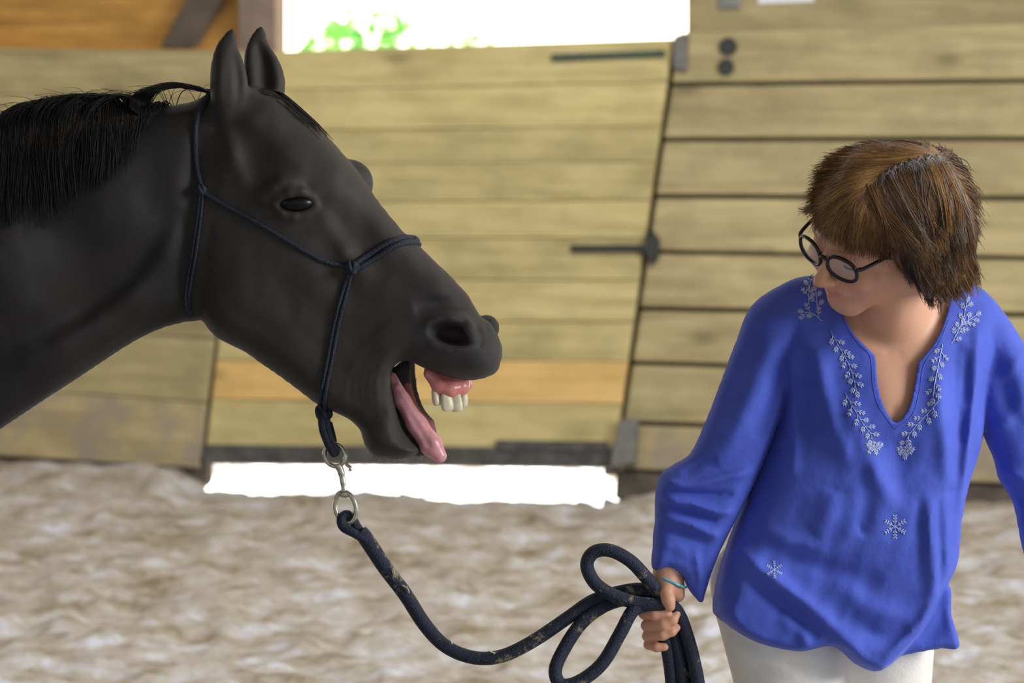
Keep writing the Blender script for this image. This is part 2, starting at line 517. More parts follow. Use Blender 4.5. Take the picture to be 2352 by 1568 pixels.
def slab(name, C, mat, parent, M, front=0.0, thick=0.035, ch=0.004):
    """board from its four corners in wall-plane metres (tl, tr, br, bl); chamfered front edges"""
    C = np.array(C); cen = C.mean(0)
    IN = C + (cen - C) / np.linalg.norm(cen - C, axis=1)[:, None] * ch * 1.6
    V = [(*IN[i], front) for i in range(4)] + [(*C[i], front + ch) for i in range(4)] + [(*C[i], front + thick) for i in range(4)]
    F = [(0, 3, 2, 1)] + [(i, (i + 1) % 4, 4 + (i + 1) % 4, 4 + i) for i in range(4)] + \
        [(4 + i, 4 + (i + 1) % 4, 8 + (i + 1) % 4, 8 + i) for i in range(4)] + [(8, 9, 10, 11)]
    F = [f[::-1] for f in F] if False else F
    c3 = np.array((cen[0], cen[1], front))
    Vl = np.array(V) - c3
    me = bpy.data.meshes.new(name); me.from_pydata([tuple(map(float, x)) for x in Vl], [], F)
    import bmesh
    bm = bmesh.new(); bm.from_mesh(me); bmesh.ops.recalc_face_normals(bm, faces=bm.faces); bm.to_mesh(me); bm.free()
    me.materials.append(mat)
    o = bpy.data.objects.new(name, me); COL.objects.link(o)
    o.matrix_world = M @ Matrix.Translation(Vector(c3))
    o.matrix_basis = o.matrix_world.copy()
    if parent: setpar(o, parent)
    return o
def lerp(a, b, t): return a + (b - a) * t
def seam(l, r, u):                      # height of a seam line at pixel column u
    return l[1] + (r[1] - l[1]) * (u - l[0]) / (r[0] - l[0])

# --- floor: churned sand, banked up against the boards beside the gate
FX0, FX1, FY0, FY1, FH = -2.7, 2.7, 8.2, 13.6, 0.0135
nx, ny = int((FX1 - FX0) / FH), int((FY1 - FY0) / FH)
gx, gy = np.meshgrid(np.linspace(FX0, FX1, nx), np.linspace(FY0, FY1, ny), indexing='ij')
def vnoise(x, y, cell, seed):
    r = np.random.default_rng(seed); G = r.random((256, 256))
    X, Y = x / cell, y / cell; i, j = np.floor(X).astype(int), np.floor(Y).astype(int)
    a, b = X - i, Y - j; a = a * a * (3 - 2 * a); b = b * b * (3 - 2 * b)
    g = lambda p, q: G[p % 256, q % 256]
    return (g(i, j) * (1 - a) * (1 - b) + g(i + 1, j) * a * (1 - b) + g(i, j + 1) * (1 - a) * b + g(i + 1, j + 1) * a * b) - 0.5
def floor_h(x, y):
    z = 0.030 * vnoise(x, y, 0.42, 1) + 0.036 * vnoise(x, y, 0.17, 2) + 0.034 * vnoise(x, y, 0.075, 3) + 0.014 * vnoise(x, y, 0.034, 4)
    pit = vnoise(x, y, 0.21, 5)
    z = z - 0.035 * np.clip(pit - 0.17, 0, 1) * 3
    dist = (WO[0] - x) * WN[0] + (WO[1] - y) * WN[1]          # metres in front of the wall
    along = (x - WO[0]) * WD[0] + (y - WO[1]) * WD[1]
    gl, gr = wl(470, 1065)[0], wl(1415, 1072)[0]
    side = np.clip((gl + 0.03 - along) / 0.16, 0, 1) + np.clip((along - gr + 0.02) / 0.16, 0, 1)
    side = side * side * (3 - 2 * side)
    bank = np.exp(-(np.maximum(dist, 0) / 0.34) ** 2)
    z = z * (1 - 0.5 * np.exp(-(dist / 0.2) ** 2)) + bank * side * np.where(along < gl + 0.1, 0.062, 0.04)
    return z
gz = floor_h(gx, gy)
edge = np.minimum.reduce([gx - FX0, FX1 - gx, gy - FY0, FY1 - gy])
gz = np.where(edge < 0.15, gz * np.clip(edge / 0.15, 0, 1) - 0.004 * (edge < 0.02), gz)
ii = np.arange(nx * ny).reshape(nx, ny)
FQ = np.stack([ii[:-1, :-1], ii[1:, :-1], ii[1:, 1:], ii[:-1, 1:]], -1).reshape(-1, 4)
t = NT('arena_sand')
vc = t.coords('Object')
n1 = t.noise(t.coords('Object', (0.6, 1.0, 1.0)), 9, 7, 0.72); n2 = t.noise(vc, 30, 4, 0.6)
c = t.ramp(n1, [(0.36, lin(128, 116, 94)), (0.46, lin(168, 160, 148)), (0.54, lin(184, 180, 174)), (0.64, lin(206, 209, 222))])  # pale bluish tones paint the sheen of daylight into the sand
c = t.mix(t.ramp(n2, [(0.52, (0, 0, 0)), (0.72, (0.5, 0.5, 0.5))]), c, lin(140, 124, 98))
t.col(c); t.set(Roughness=0.5); t.b.inputs['Specular IOR Level'].default_value = 0.55
t.bump(n2, 0.5, 0.01)
M_SAND = t.m
fl = mesh_np('floor', np.stack([gx, gy, gz], -1).reshape(-1, 3), FQ, M_SAND)
tag(fl, 'churned pale riding arena sand with hoof marks', kind='structure')
# the rest of the arena floor, level sand further out
mb = MB(); BX, BY0, BY1 = 9.0, -4.0, 14.3
for (x0, x1, y0, y1) in ((-BX, BX, BY0, FY0), (-BX, FX0, FY0, BY1), (FX1, BX, FY0, BY1), (FX0, FX1, FY1, BY1)):
    mb.add([(x0, y0, -0.004), (x1, y0, -0.004), (x1, y1, -0.004), (x0, y1, -0.004)], [(0, 1, 2, 3)])
o = mb.build('arena_floor_surround', M_SAND, fl, False)

# --- left kickboard panel
def gate_right(v): return 1548 - (v - 90) * 0.140
def gate_left(v): return 577 - (v - 115) * 0.1167
wall_l = empty('wall_left', tuple(WO)); tag(wall_l, 'leaning kickboard panel of wide flush planks left of gate', kind='structure')
Ls = [((0, 108), (500, 118)), ((0, 216), (500, 226)), ((0, 345), (500, 356)), ((0, 480), (500, 492)), ((0, 618), (500, 632)),
      ((0, 756), (500, 776)), ((0, 892), (500, 926)), ((0, 1046), (450, 1074))]
for i in range(7):
    a, b = Ls[i], Ls[i + 1]
    def edge_pt(Lq):
        u = 560.0
        for _ in range(4): u = gate_left(seam(*Lq, u)) - 9
        return u, seam(*Lq, u)
    g = 1.3
    C = [wl(-1700, seam(*a, -1700) + g), wl(edge_pt(a)[0], edge_pt(a)[1] + g), wl(edge_pt(b)[0], edge_pt(b)[1] - g), wl(-1700, seam(*b, -1700) - g)]
    slab('plank', C, M_DIRTY if i == 6 else M_KICK, wall_l, MW, front=rnd.uniform(-0.001, 0.001))
# end batten (dark edge of the panel), and batten behind
C = [wl(edge_pt(Ls[0])[0] - 60, 122), wl(edge_pt(Ls[0])[0] + 2, 122), wl(edge_pt(Ls[7])[0] + 4, 1085), wl(edge_pt(Ls[7])[0] - 60, 1085)]
slab('batten', C, M_BACK, wall_l, MW, front=0.036, thick=0.06)
C = [wl(-1700, 925), wl(470, 1050), wl(470, 1125), wl(-1700, 1062)]
slab('sill', C, M_SILL, wall_l, MW, front=0.02, thick=0.08)

# --- gate of flush boards
gate = empty('door_1', tuple(WO)); tag(gate, 'wide gate of flush yellow planks with bright gap below', kind='structure')
GL = [((577, 119), (1548, 88)), ((570, 208), (1535, 188)), ((556, 300), (1520, 289)), ((547, 377), (1508, 371)), ((537, 466), (1496, 460)),
      ((528, 547), (1484, 546)), ((517, 641), (1471, 643)), ((506, 735), (1457, 739)), ((495, 826), (1445, 829)), ((484, 917), (1432, 927)), ((470, 1026), (1417, 1034))]
for i in range(10):
    a, b = GL[i], GL[i + 1]; g = 0.8
    C = [wl(gate_left(a[0][1]) + 2, a[0][1] + g), wl(gate_right(a[1][1]) - 3, a[1][1] + g), wl(gate_right(b[1][1]) - 3, b[1][1] - g), wl(gate_left(b[0][1]) + 2, b[0][1] - g)]
    slab('plank', C, M_NEW if i == 8 else M_GATE, gate, MW, front=rnd.uniform(-0.0015, 0.0015))
for (u0, u1) in ((0.02, 0.10), (0.47, 0.53), (0.90, 0.98)):
    q = lambda f, v: wl(lerp(gate_left(v), gate_right(v), f), v)
    slab('batten', [q(u0, 122), q(u1, 118), q(u1, 1030), q(u0, 1030)], M_BACK, gate, MW, front=0.037, thick=0.05)
C = [wl(gate_left(1022), 1022), wl(gate_right(1030), 1030), wl(gate_right(1066) - 2, 1074), wl(gate_left(1066), 1064)]
slab('rubber_strip', C, M_RUBBER, gate, MW, front=-0.012, thick=0.04)
C = [wl(1142, 1012), wl(1398, 1016), wl(1394, 1038), wl(1140, 1036)]
slab('rubber_patch', C, M_RUBBER, gate, MW, front=-0.02, thick=0.012)
# bars and latches on the gate
o = slab('bar', [wl(1268, 127), wl(1528, 117), wl(1529, 131), wl(1269, 142)], M_GREEN, gate, MW, front=-0.016, thick=0.016)
o = slab('latch_bar', [wl(1314, 565), wl(1500, 564), wl(1500, 579), wl(1314, 580)], M_IRON, gate, MW, front=-0.020, thick=0.018)
mb = MB()
p = wl(1500, 572); r = 0.045
mb.add([(p[0] - 0.03, p[1], -0.03), (p[0], p[1] + 0.058, -0.03), (p[0] + 0.022, p[1] + 0.03, -0.03), (p[0] + 0.022, p[1] - 0.03, -0.03), (p[0], p[1] - 0.058, -0.03),
        (p[0] - 0.03, p[1], -0.004), (p[0], p[1] + 0.058, -0.004), (p[0] + 0.022, p[1] + 0.03, -0.004), (p[0] + 0.022, p[1] - 0.03, -0.004), (p[0], p[1] - 0.058, -0.004)],
       [(0, 1, 2, 3, 4), (9, 8, 7, 6, 5)] + [(i, 5 + i, 5 + (i + 1) % 5, (i + 1) % 5) for i in range(5)])
mb.v = [tuple(MW @ Vector(x)) for x in mb.v]
mb.build('latch_plate', M_IRON, gate, False)

slab('gate_stop', [wl(1500, 86), wl(1600, 84), wl(1460, 1078), wl(1372, 1078)], M_BACK, gate, MW, front=0.09, thick=0.05)

# --- right plank wall with open joints
wall_r = empty('wall_right', tuple(WB)); tag(wall_r, 'leaning plank kickboard wall with dark open joints', kind='structure')
RL = [((1600, 68), (2352, 48)), ((1545, 193), (2352, 185)), ((1535, 320), (2352, 318)), ((1515, 450), (2352, 455)), ((1500, 578), (2352, 592)),
      ((1480, 708), (2352, 722)), ((1445, 832), (2352, 860)), ((1430, 970), (2352, 1000)), ((1420, 1080), (2352, 1116))]
for i in range(8):
    a, b = RL[i], RL[i + 1]; g = 5.6
    e = lambda Lq: (gate_right(seam(*Lq, 1500)) + 9)
    C = [wl(e(a), seam(*a, e(a)) + g), wl(3500, seam(*a, 3500) + g), wl(3500, seam(*b, 3500) - g), wl(e(b), seam(*b, e(b)) - g)]
    slab('plank', C, M_KICK if i < 7 else M_DIRTY, wall_r, MW, front=rnd.uniform(-0.003, 0.003), ch=0.006)
C = [wl(1560, 90), wl(3500, 40), wl(3500, 1170), wl(1425, 1080)]
slab('backing_board', C, M_BACK, wall_r, MW, front=0.036, thick=0.03)
C = [wl(1416, 1084), wl(3500, 1164), wl(3500, 1245), wl(1412, 1142)]
slab('sill', C, M_SILL, wall_r, MW, front=-0.01, thick=0.10)
# short grey post stub at the gate foot
slab('post_stub', [wl(1428, 968), wl(1470, 966), wl(1462, 1072), wl(1408, 1070)], M_GREY, wall_r, MW, front=-0.05, thick=0.05)
# strap plate at the gate head and the two bolt holes in the top plank
slab('strap_plate', [wl(1550, 84), wl(1582, 80), wl(1578, 166), wl(1546, 160)], M_GREY, wall_r, MW, front=-0.02, thick=0.02)
for (u, v, r_) in ((1673, 108, 0.026), (1668, 155, 0.024)):
    p = wl(u, v); mb = MB(); n = 16
    V = []; 
    for k, (rr, zz) in enumerate(((r_ * 1.15, -0.004), (r_ * 1.15, -0.007), (r_ * 0.9, -0.007), (r_ * 0.8, -0.0035))):
        V += [(p[0] + rr * math.cos(2 * math.pi * j / n), p[1] + rr * math.sin(2 * math.pi * j / n), zz) for j in range(n)]
    F = [(k * n + j, k * n + (j + 1) % n, (k + 1) * n + (j + 1) % n, (k + 1) * n + j) for k in range(3) for j in range(n)] + [tuple(3 * n + j for j in range(n))]
    mb.add([tuple(MW @ Vector(x)) for x in V], F)
    mb.build('bolt_hole', M_IRON, wall_r, False)

# --- wall above the kickboards: amber boards, brace, post; jamb board on the right
wall_b = empty('wall_back', tuple(VO)); tag(wall_b, 'amber board wall with diagonal brace above kickboards', kind='structure')
for (v0, v1) in ((-330, -215), (-213, -100), (-98, 17.5), (17, 150)):
    slab('board', [vl(-1700, v0 - 3), vl(556, v0), vl(556, v1), vl(-1700, v1 - 2)], M_PLY, wall_b, MV, front=0.09, thick=0.03)
slab('brace', [vl(455, -60), vl(540, -60), vl(437, 112), vl(360, 112)], M_BRACE, wall_b, MV, front=0.02, thick=0.07)
slab('cap_rail', [wl(-1700, 104), wl(568, 117), wl(567, 122), wl(-1700, 109)], M_KICK, wall_b, MW, front=-0.004, thick=0.09)
slab('post', [vl(548, -330), vl(632, -330), vl(632, 150), vl(548, 150)], M_POST, wall_b, MV, front=0.0, thick=0.12)
slab('jamb_board', [vl(1578, -330), vl(3500, -330), vl(3500, 90), vl(1578, 100)], M_KICK, wall_b, MV, front=0.0, thick=0.12)
slab('header_plate', [vl(1648, -30), vl(1704, -32), vl(1702, 20), vl(1652, 22)], M_GALV, wall_b, MV, front=-0.012, thick=0.012)
pp = slab('paper_notice', [vl(1738, -110), vl(1872, -113), vl(1870, 4), vl(1742, 9)], M_PAPER, wall_b, MV, front=-0.004, thick=0.003, ch=0.0005)
# header over the opening, out of frame
slab('header_beam', [vl(540, -700), vl(3500, -700), vl(3500, -328), vl(-1700, -328)], M_KICK, wall_b, MV, front=0.0, thick=0.12)

# --- roof of the arena; unseen wide eave added to keep sun off the floor
mb = MB()
yw = 12.6
mb.add([(-9, yw + 2.35, 3.05), (9, yw + 2.35, 3.05), (9, -1.0, 5.4), (-9, -1.0, 5.4),
        (-9, yw + 2.35, 3.17), (9, yw + 2.35, 3.17), (9, -1.0, 5.52), (-9, -1.0, 5.52)],
       [(0, 1, 2, 3), (7, 6, 5, 4), (0, 4, 5, 1), (1, 5, 6, 2), (2, 6, 7, 3), (3, 7, 4, 0)])
o = mb.build('ceiling', M_ROOF, None, False); tag(o, 'boarded arena roof with unseen wide eave added as sunshade', kind='structure')

# --- outside: sunlit pale ground and shrubs
t = NT('dry_ground'); vc = t.coords('Object')
n1 = t.noise(vc, 0.35, 5, 0.6)
t.col(t.ramp(n1, [(0.3, lin(205, 206, 170)), (0.6, lin(228, 222, 204))])); t.set(Roughness=0.9)
mb = MB(); mb.add([(-60, 13.0, -0.06), (60, 13.0, -0.06), (60, 150, -0.06), (-60, 150, -0.06)], [(0, 1, 2, 3)])
o = mb.build('ground', t.m, None, False); tag(o, 'sunlit pale ground outside the gate', kind='structure')
t = NT('sunlit_leaf'); vc = t.coords('Object'); n1 = t.noise(vc, 3, 3)
t.col(t.ramp(n1, [(0.3, lin(84, 172, 70)), (0.7, lin(150, 216, 112))])); t.set(Roughness=0.5)
t.b.inputs['Transmission Weight'].default_value = 0.0
M_LEAF = t.m
M_STEM = plain('shrub_stem', lin(110, 92, 70), 0.8)
def shrub(x, y, rx, h, nleaf, label, seed):
    r = np.random.default_rng(seed); root = empty('shrub', (x, y, -0.06))
    tag(root, label, 'shrub')
    mb = MB()
    for k in range(5):
        a = r.uniform(0, 6.28); e = np.array((x + math.cos(a) * rx * 0.5, y + math.sin(a) * rx * 0.5, h * 0.7))
        P = catmull([(x, y, -0.06), (x + (e[0] - x) * 0.3, y + (e[1] - y) * 0.3, h * 0.35), e], 4)
        mb.tube(P, np.linspace(0.03, 0.008, len(P)), 5)
    mb.build('stem', M_STEM, root)
    mb = MB()
    for k in range(nleaf):
        d = r.normal(size=3); d /= np.linalg.norm(d); q = r.uniform(0.45, 1.0)
        c0 = np.array((x, y, h * 0.56)) + d * q * np.array((rx, rx, h * 0.46))
        a = r.normal(size=3); a /= np.linalg.norm(a); b = np.cross(a, r.normal(size=3)); b /= np.linalg.norm(b)
        s_ = r.uniform(0.05, 0.10)
        mb.add([c0 - a * s_, c0 + b * s_ * 0.45, c0 + a * s_, c0 - b * s_ * 0.45], [(0, 1, 2, 3)])
    mb.build('foliage', M_LEAF, root)
shrub(-0.95, 24.5, 0.46, 1.40, 300, 'bushy green shrub standing beyond the gate opening', 3)
shrub(-0.35, 27.0, 0.40, 1.10, 160, 'small green shrub half hidden behind the bushy one', 4)
shrub(0.55, 30.0, 0.50, 0.7, 120, 'low green shrub on the pale ground beyond gate', 5)
shrub(-1.6, 31.0, 0.35, 0.6, 90, 'tiny green shrub beside the amber wall post', 6)

# ================================================================== THE HORSE
t = NT('dark_bay_coat')
vc = t.coords('Object')
hair_n = t.noise(vc, 900, 2, 0.6); blot = t.noise(vc, 6, 4, 0.6)
cc = t.mix(t.ramp(blot, [(0.35, (0, 0, 0)), (0.7, (0.6, 0.6, 0.6))]), t.attr('Col'), lin(56, 47, 40), 'MIX')
t.col(t.mix(0.55, t.attr('Col'), cc)); t.set(Roughness=0.62, Sheen_Weight=0.05, Sheen_Roughness=0.4)
t.b.inputs['Sheen Tint'].default_value = (0.8, 0.85, 1, 1)
t.b.inputs['Specular IOR Level'].default_value = 0.3
t.bump(hair_n, 0.3, 0.002)
M_COAT = t.m
t = NT('black_horse_hair'); t.col(t.attr('Col')); t.set(Roughness=0.6); t.b.inputs['Specular IOR Level'].default_value = 0.25
M_HAIR = t.m
def skinmat(name, c, c2, rough=0.35, sss=0.0):
    t = NT(name); vc = t.coords(); n = t.noise(vc, 60, 4, 0.6)
    t.col(t.ramp(n, [(0.35, c), (0.7, c2)])); t.set(Roughness=rough)
    if sss:
        t.b.inputs['Subsurface Weight'].default_value = sss; t.b.inputs['Subsurface Radius'].default_value = (0.01, 0.004, 0.003)
    t.bump(n, 0.15, 0.002)
    return t.m
M_TONGUE = skinmat('wet_pink_tongue', lin(208, 138, 146), lin(226, 164, 166), 0.3)
M_GUM = skinmat('wet_red_gum', lin(208, 112, 102), lin(226, 152, 142), 0.28)
M_TOOTH = skinmat('ivory_tooth', lin(214, 200, 160), lin(236, 228, 200), 0.3)
M_EYE = plain('dark_eye', lin(14, 12, 12), 0.3, var=0.1); M_EYE.node_tree.nodes['Principled BSDF'].inputs['Specular IOR Level'].default_value = 0.25
M_HOOF = plain('dark_hoof', lin(52, 46, 42), 0.5)

horse = empty('horse')
HF = Field((-130, 20, -250), (1180, 1095, 290), 5.0)
# --- outlines seen from the side
neck_top = [(520, 215), (480, 214), (430, 236), (300, 250), (180, 252), (80, 268), (0, 284), (-130, 296), (-300, 310)]
neck_bot = [(-300, 1225), (-200, 1132), (-100, 1052), (0, 985), (60, 945), (120, 905), (200, 853), (280, 800), (330, 771), (380, 750), (430, 738), (470, 733), (540, 715)]
neck_poly = np.concatenate([catmull(neck_top, 4), catmull(neck_bot, 4), [(600, 600), (620, 420), (580, 280)]])
def neck_front(U, V):
    r = stroke(U, V, [(455, 450), (400, 560), (330, 660), (200, 765), (90, 835), (-60, 920)], 26, 13)
    r += stroke(U, V, [(400, 690), (320, 735), (200, 815), (80, 895)], 20, 6)
    r -= stroke(U, V, [(420, 480), (330, 600), (200, 700), (60, 780), (-100, 860)], 34, 16)
    r -= stroke(U, V, [(470, 300), (450, 430), (430, 560), (420, 690)], 24, 16)
    r += bumpc(U, V, (300, 430), (150, 130), 16)
    r += bumpc(U, V, (60, 600), (170, 190), 12)
    r += stroke(U, V, [(440, 250), (300, 300), (140, 380), (-60, 470)], 50, 9)
    r -= stroke(U, V, [(410, 330), (330, 480), (200, 600), (60, 690)], 40, 5)
    r += 7 * vnoise(U, V, 90, 33) + 3 * vnoise(U, V, 40, 34)
    return r
HF.relief(neck_poly, [(460, 300, 84), (440, 500, 104), (430, 690, 72), (300, 300, 80), (260, 500, 130), (280, 760, 78), (0, 330, 90), (0, 600, 168), (0, 900, 112), (-250, 350, 110), (-250, 700, 205), (-250, 1050, 160)],
          [(450, 300, 110), (440, 680, 90), (0, 330, 190), (0, 900, 150), (250, 760, 80), (-250, 700, 260)], -8, k=6, front=neck_front)
# --- head
head_ctrl = [(470, 300), (474, 240), (500, 200), (545, 196), (600, 205), (650, 222), (700, 268), (745, 308), (790, 356), (832, 408), (870, 464), (920, 525), (962, 564), (1010, 610), (1050, 650),
             (1076, 680), (1092, 708), (1106, 728), (1126, 742), (1142, 768), (1152, 795), (1152, 822), (1138, 852), (1110, 868), (1075, 871), (1040, 867), (1000, 855), (965, 840), (938, 826), (916, 832), (903, 848),
             (898, 872), (902, 910), (912, 950), (926, 990), (944, 1014), (962, 1032), (952, 1044), (925, 1051), (885, 1050), (856, 1042), (838, 1018), (829, 988), (806, 964), (770, 946), (730, 928),
             (690, 898), (645, 865), (600, 834), (560, 806), (525, 790), (495, 772), (466, 738), (446, 690), (440, 600), (448, 480), (462, 380)]
head_poly = catmull(head_ctrl, 4, True)
def head_front(U, V):
    r = bumpc(U, V, (585, 610), (130, 120), 17)                                        # cheek
    r += stroke(U, V, [(452, 470), (442, 590), (452, 690), (500, 760)], 18, 5)
    r += stroke(U, V, [(705, 440), (665, 425), (630, 440), (600, 470)], 17, 18)       # brow
    r += stroke(U, V, [(636, 492), (668, 510), (706, 506), (734, 482)], 7, 4)
    r -= stroke(U, V, [(640, 440), (672, 430), (706, 434), (730, 452)], 7, 6)
    r -= bumpc(U, V, (684, 470), (34, 17), 13)
    r -= bumpc(U, V, (590, 350), (45, 55), 11)                                         # temple hollow
    r -= bumpc(U, V, (560, 500), (40, 30), 5)
    r += stroke(U, V, [(600, 460), (560, 400), (535, 330), (520, 280)], 20, 10)
    r += stroke(U, V, [(735, 480), (775, 545), (815, 600), (850, 650)], 24, 10)       # facial crest
    r += bumpc(U, V, (795, 588), (16, 20), 5)
    r -= stroke(U, V, [(770, 470), (830, 560), (900, 640)], 40, 9)
    r -= stroke(U, V, [(770, 600), (830, 690), (870, 760)], 46, 8)
    r += stroke(U, V, [(800, 420), (870, 505), (950, 590), (1030, 670)], 26, 8)       # nasal bone side
    r += stroke(U, V, [(560, 660), (640, 740), (720, 830), (780, 900)], 40, 8)        # jaw
    r -= stroke(U, V, [(640, 640), (720, 700), (800, 760), (870, 800)], 36, 6)
    r += bumpc(U, V, (1030, 765), (90, 62), 24)                                        # nostril wing
    r += bumpc(U, V, (1105, 800), (60, 60), 8)
    r -= stroke(U, V, [(955, 712), (1000, 700), (1055, 703), (1088, 722)], 17, 15)    # groove above nostril
    r += stroke(U, V, [(975, 750), (1010, 730), (1060, 728), (1092, 745)], 9, 10)
    r += stroke(U, V, [(985, 790), (1010, 803), (1050, 806), (1092, 800)], 9, 9)
    r -= stroke(U, V, [(1095, 745), (1108, 770), (1100, 800)], 7, 9)
    r -= stroke(U, V, [(1110, 735), (1122, 765), (1118, 790)], 6, 7)
    for q in range(4):
        r += stroke(U, V, [(1098 + 8 * q, 742 + 3 * q), (1108 + 7 * q, 764 + 5 * q), (1104 + 8 * q, 792 + 5 * q)], 3.5, 4)
    r -= stroke(U, V, [(930, 790), (1000, 828), (1080, 836)], 14, 5)
    for k in range(5):                                                                  # folds at the mouth corner
        a = 16 + 17 * k
        r += stroke(U, V, [(925 - a * 0.2, 826 - a), (890 - a * 0.6, 840 - a * 0.5), (884 - a, 885), (890 - a, 930 + a * 0.2)], 6.5, 4.2 - 0.4 * k)
    r -= stroke(U, V, [(880, 850), (884, 900), (895, 960), (925, 1010)], 11, 6)
    r += bumpc(U, V, (890, 1000), (52, 45), 12)                                        # chin
    r -= stroke(U, V, [(800, 900), (840, 950), (850, 985)], 26, 6)
    r += 5 * vnoise(U, V, 60, 31) + 3 * vnoise(U, V, 28, 32)
    return r
HF.relief(head_poly, [(520, 260, 92), (600, 280, 116), (560, 420, 118), (680, 440, 146), (760, 400, 128), (560, 620, 112), (480, 640, 96), (620, 780, 84), (700, 600, 118), (800, 560, 100),
                      (860, 520, 88), (850, 700, 88), (950, 640, 74), (1000, 700, 72), (1060, 740, 74), (1110, 810, 78), (1000, 830, 74), (930, 800, 78), (850, 850, 80), (760, 850, 74),
                      (890, 930, 62), (880, 1010, 60), (940, 1020, 56)],
          [(600, 260, 110), (700, 320, 110), (820, 440, 95), (950, 590, 78), (1060, 690, 60), (1120, 790, 62), (1040, 850, 46), (905, 860, 14), (915, 940, 14), (950, 1020, 26), (880, 1030, 46), (800, 940, 46),
           (620, 820, 60), (480, 720, 70), (450, 500, 60), (480, 260, 60), (700, 600, 120)],
          lambda U, V: 0.10 * (U - 640), k=8, front=head_front)
# far brow, far nostril
HF.ell((797, 418, -68), (58, 56, 46), k=26)
HF.ell((1117, 753, -32), (30, 31, 34), k=12)
HF.cap((1112, 800, -10), (1120, 835, 20), 30, 28, k=14)
# near nostril cavity
wn = HF.front_w(1040, 768)
ca, sa = math.cos(0.20), math.sin(0.20)
MN = np.array(((ca, -sa, 0), (sa, ca, 0), (0, 0, 1.0)))
HF.ell((1036, 767, wn + 2), (54, 27, 52), MN, k=8, sub=True)
HF.cap((1078, 752, wn - 10), (1088, 778, wn - 4), 13, 11, k=8)
# mouth interior: hollow the edge between the lips
HF.cap((938, 880, 44), (975, 1000, 54), 30, 24, k=10, sub=True)
HF.cap((920, 866, 36), (905, 850, 30), 20, 14, k=8, sub=True)
# far lip and cheek beyond the open mouth
far = catmull([(925, 826), (946, 832), (942, 868), (948, 905), (960, 938), (978, 964), (998, 985), (999, 1003), (985, 1020), (960, 1030), (920, 1000), (890, 930), (885, 870)], 4, True)
HF.relief(far, 14, 10, -40, k=4)
HF.chain([(944, 832, -46), (946, 872, -50), (952, 908, -50), (966, 944, -48), (988, 972, -44), (994, 998, -40)], [9, 8, 8, 8, 9, 9], k=6)
HF.cap((905, 1000, -10), (965, 1026, -8), 34, 22, k=14)
# eye socket for the eyeball
we = HF.front_w(686, 467)
lidw = lambda p: (p[0], p[1], HF.front_w(p[0], p[1]) - 1.0)
HF.chain([lidw(p) for p in ((638, 474), (652, 458), (674, 448), (702, 446), (724, 458), (734, 476))], [6, 9, 11, 10, 7, 5], k=8)
HF.chain([lidw(p) for p in ((638, 474), (656, 494), (684, 502), (710, 496), (734, 478))], [5, 6, 7, 6, 5], k=8)
# ears
near_ear = catmull([(505, 285), (489, 220), (488, 160), (497, 115), (515, 85), (536, 67), (545, 82), (549, 112), (563, 148), (572, 190), (568, 232), (548, 285)], 4, True)
HF.relief(near_ear, [(520, 260, 34), (530, 180, 30), (535, 80, 9)], [(520, 200, 34), (535, 80, 12)], [(520, 260, 62), (540, 70, 34)], k=14,
          front=lambda U, V: stroke(U, V, [(505, 250), (507, 180), (528, 90)], 16, 7) - stroke(U, V, [(556, 250), (555, 190), (543, 110)], 10, 16))
far_ear = catmull([(560, 262), (556, 190), (556, 130), (565, 92), (580, 65), (597, 54), (606, 70), (614, 98), (636, 132), (650, 172), (650, 215), (642, 262)], 4, True)
HF.relief(far_ear, [(600, 250, 30), (605, 170, 26), (597, 60, 8)], [(600, 200, 30), (597, 70, 11)], [(600, 250, -50), (597, 60, -66)], k=14,
          front=lambda U, V: -stroke(U, V, [(606, 250), (606, 170), (598, 90)], 20, 20))
HF.ell((545, 250, 40), (50, 40, 44), k=22)
HF.ell((600, 248, -30), (52, 36, 40), k=22)
Ph, Qh = HF.surface(2)
c_head = np.array(lin(50, 46, 43)); c_neck = np.array(lin(23, 21, 21)); c_muz = np.array(lin(60, 58, 59))  # neck darker than head: shade and haze put into the coat colour
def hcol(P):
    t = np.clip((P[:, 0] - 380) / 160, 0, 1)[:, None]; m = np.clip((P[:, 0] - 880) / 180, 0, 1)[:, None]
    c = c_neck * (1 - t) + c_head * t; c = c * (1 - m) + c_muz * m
    # nostril lining and inner lip
    dn = np.sqrt(((P[:, 0] - 1042) / 40) ** 2 + ((P[:, 1] - 768) / 20) ** 2)
    inn = ((dn < 1.0) & (P[:, 2] > 0) & (P[:, 2] < wn - 14))[:, None]
    c = np.where(inn, np.array(lin(52, 34, 32)), c)
    lip = ((P[:, 0] > 930) & (P[:, 0] < 1000) & (P[:, 1] > 880) & (P[:, 1] < 1010) & (P[:, 2] < 0) & (P[:, 2] > -38))[:, None]
    c = np.where(lip, np.array(lin(150, 92, 92)), c)
    return c
# --- trunk and legs (the horse carries on out of the frame)
def ground_l(u, w, z=0.0):
    """local point above floor height z with given u and world depth"""
    q = np.array((CPOS[0] + (u - 1176) * S0, w, z)); return L(q)
yb = 6.0 * CP + 0.03
BF = Field((-2700, 120, -520), (120, 2720, 480), 17.0)
BF.relief(neck_poly, [(0, 330, 90), (0, 600, 168), (0, 900, 112), (-250, 350, 110), (-250, 700, 205), (-250, 1050, 160)], [(0, 330, 190), (0, 900, 150), (-250, 700, 260)], -8, k=30)
g = lambda x, z, dy=0.0: ground_l(1176 + x / S0, yb + dy, z)
BF.ell(g(-1.32, 1.16), (330, 470, 330), k=80)
BF.ell(g(-1.85, 1.14), (640, 395, 380), k=90)
BF.ell(g(-2.38, 1.25), (390, 380, 360), k=90)
BF.cap(g(-1.20, 1.42), g(-1.55, 1.40), 130, 120, k=80)
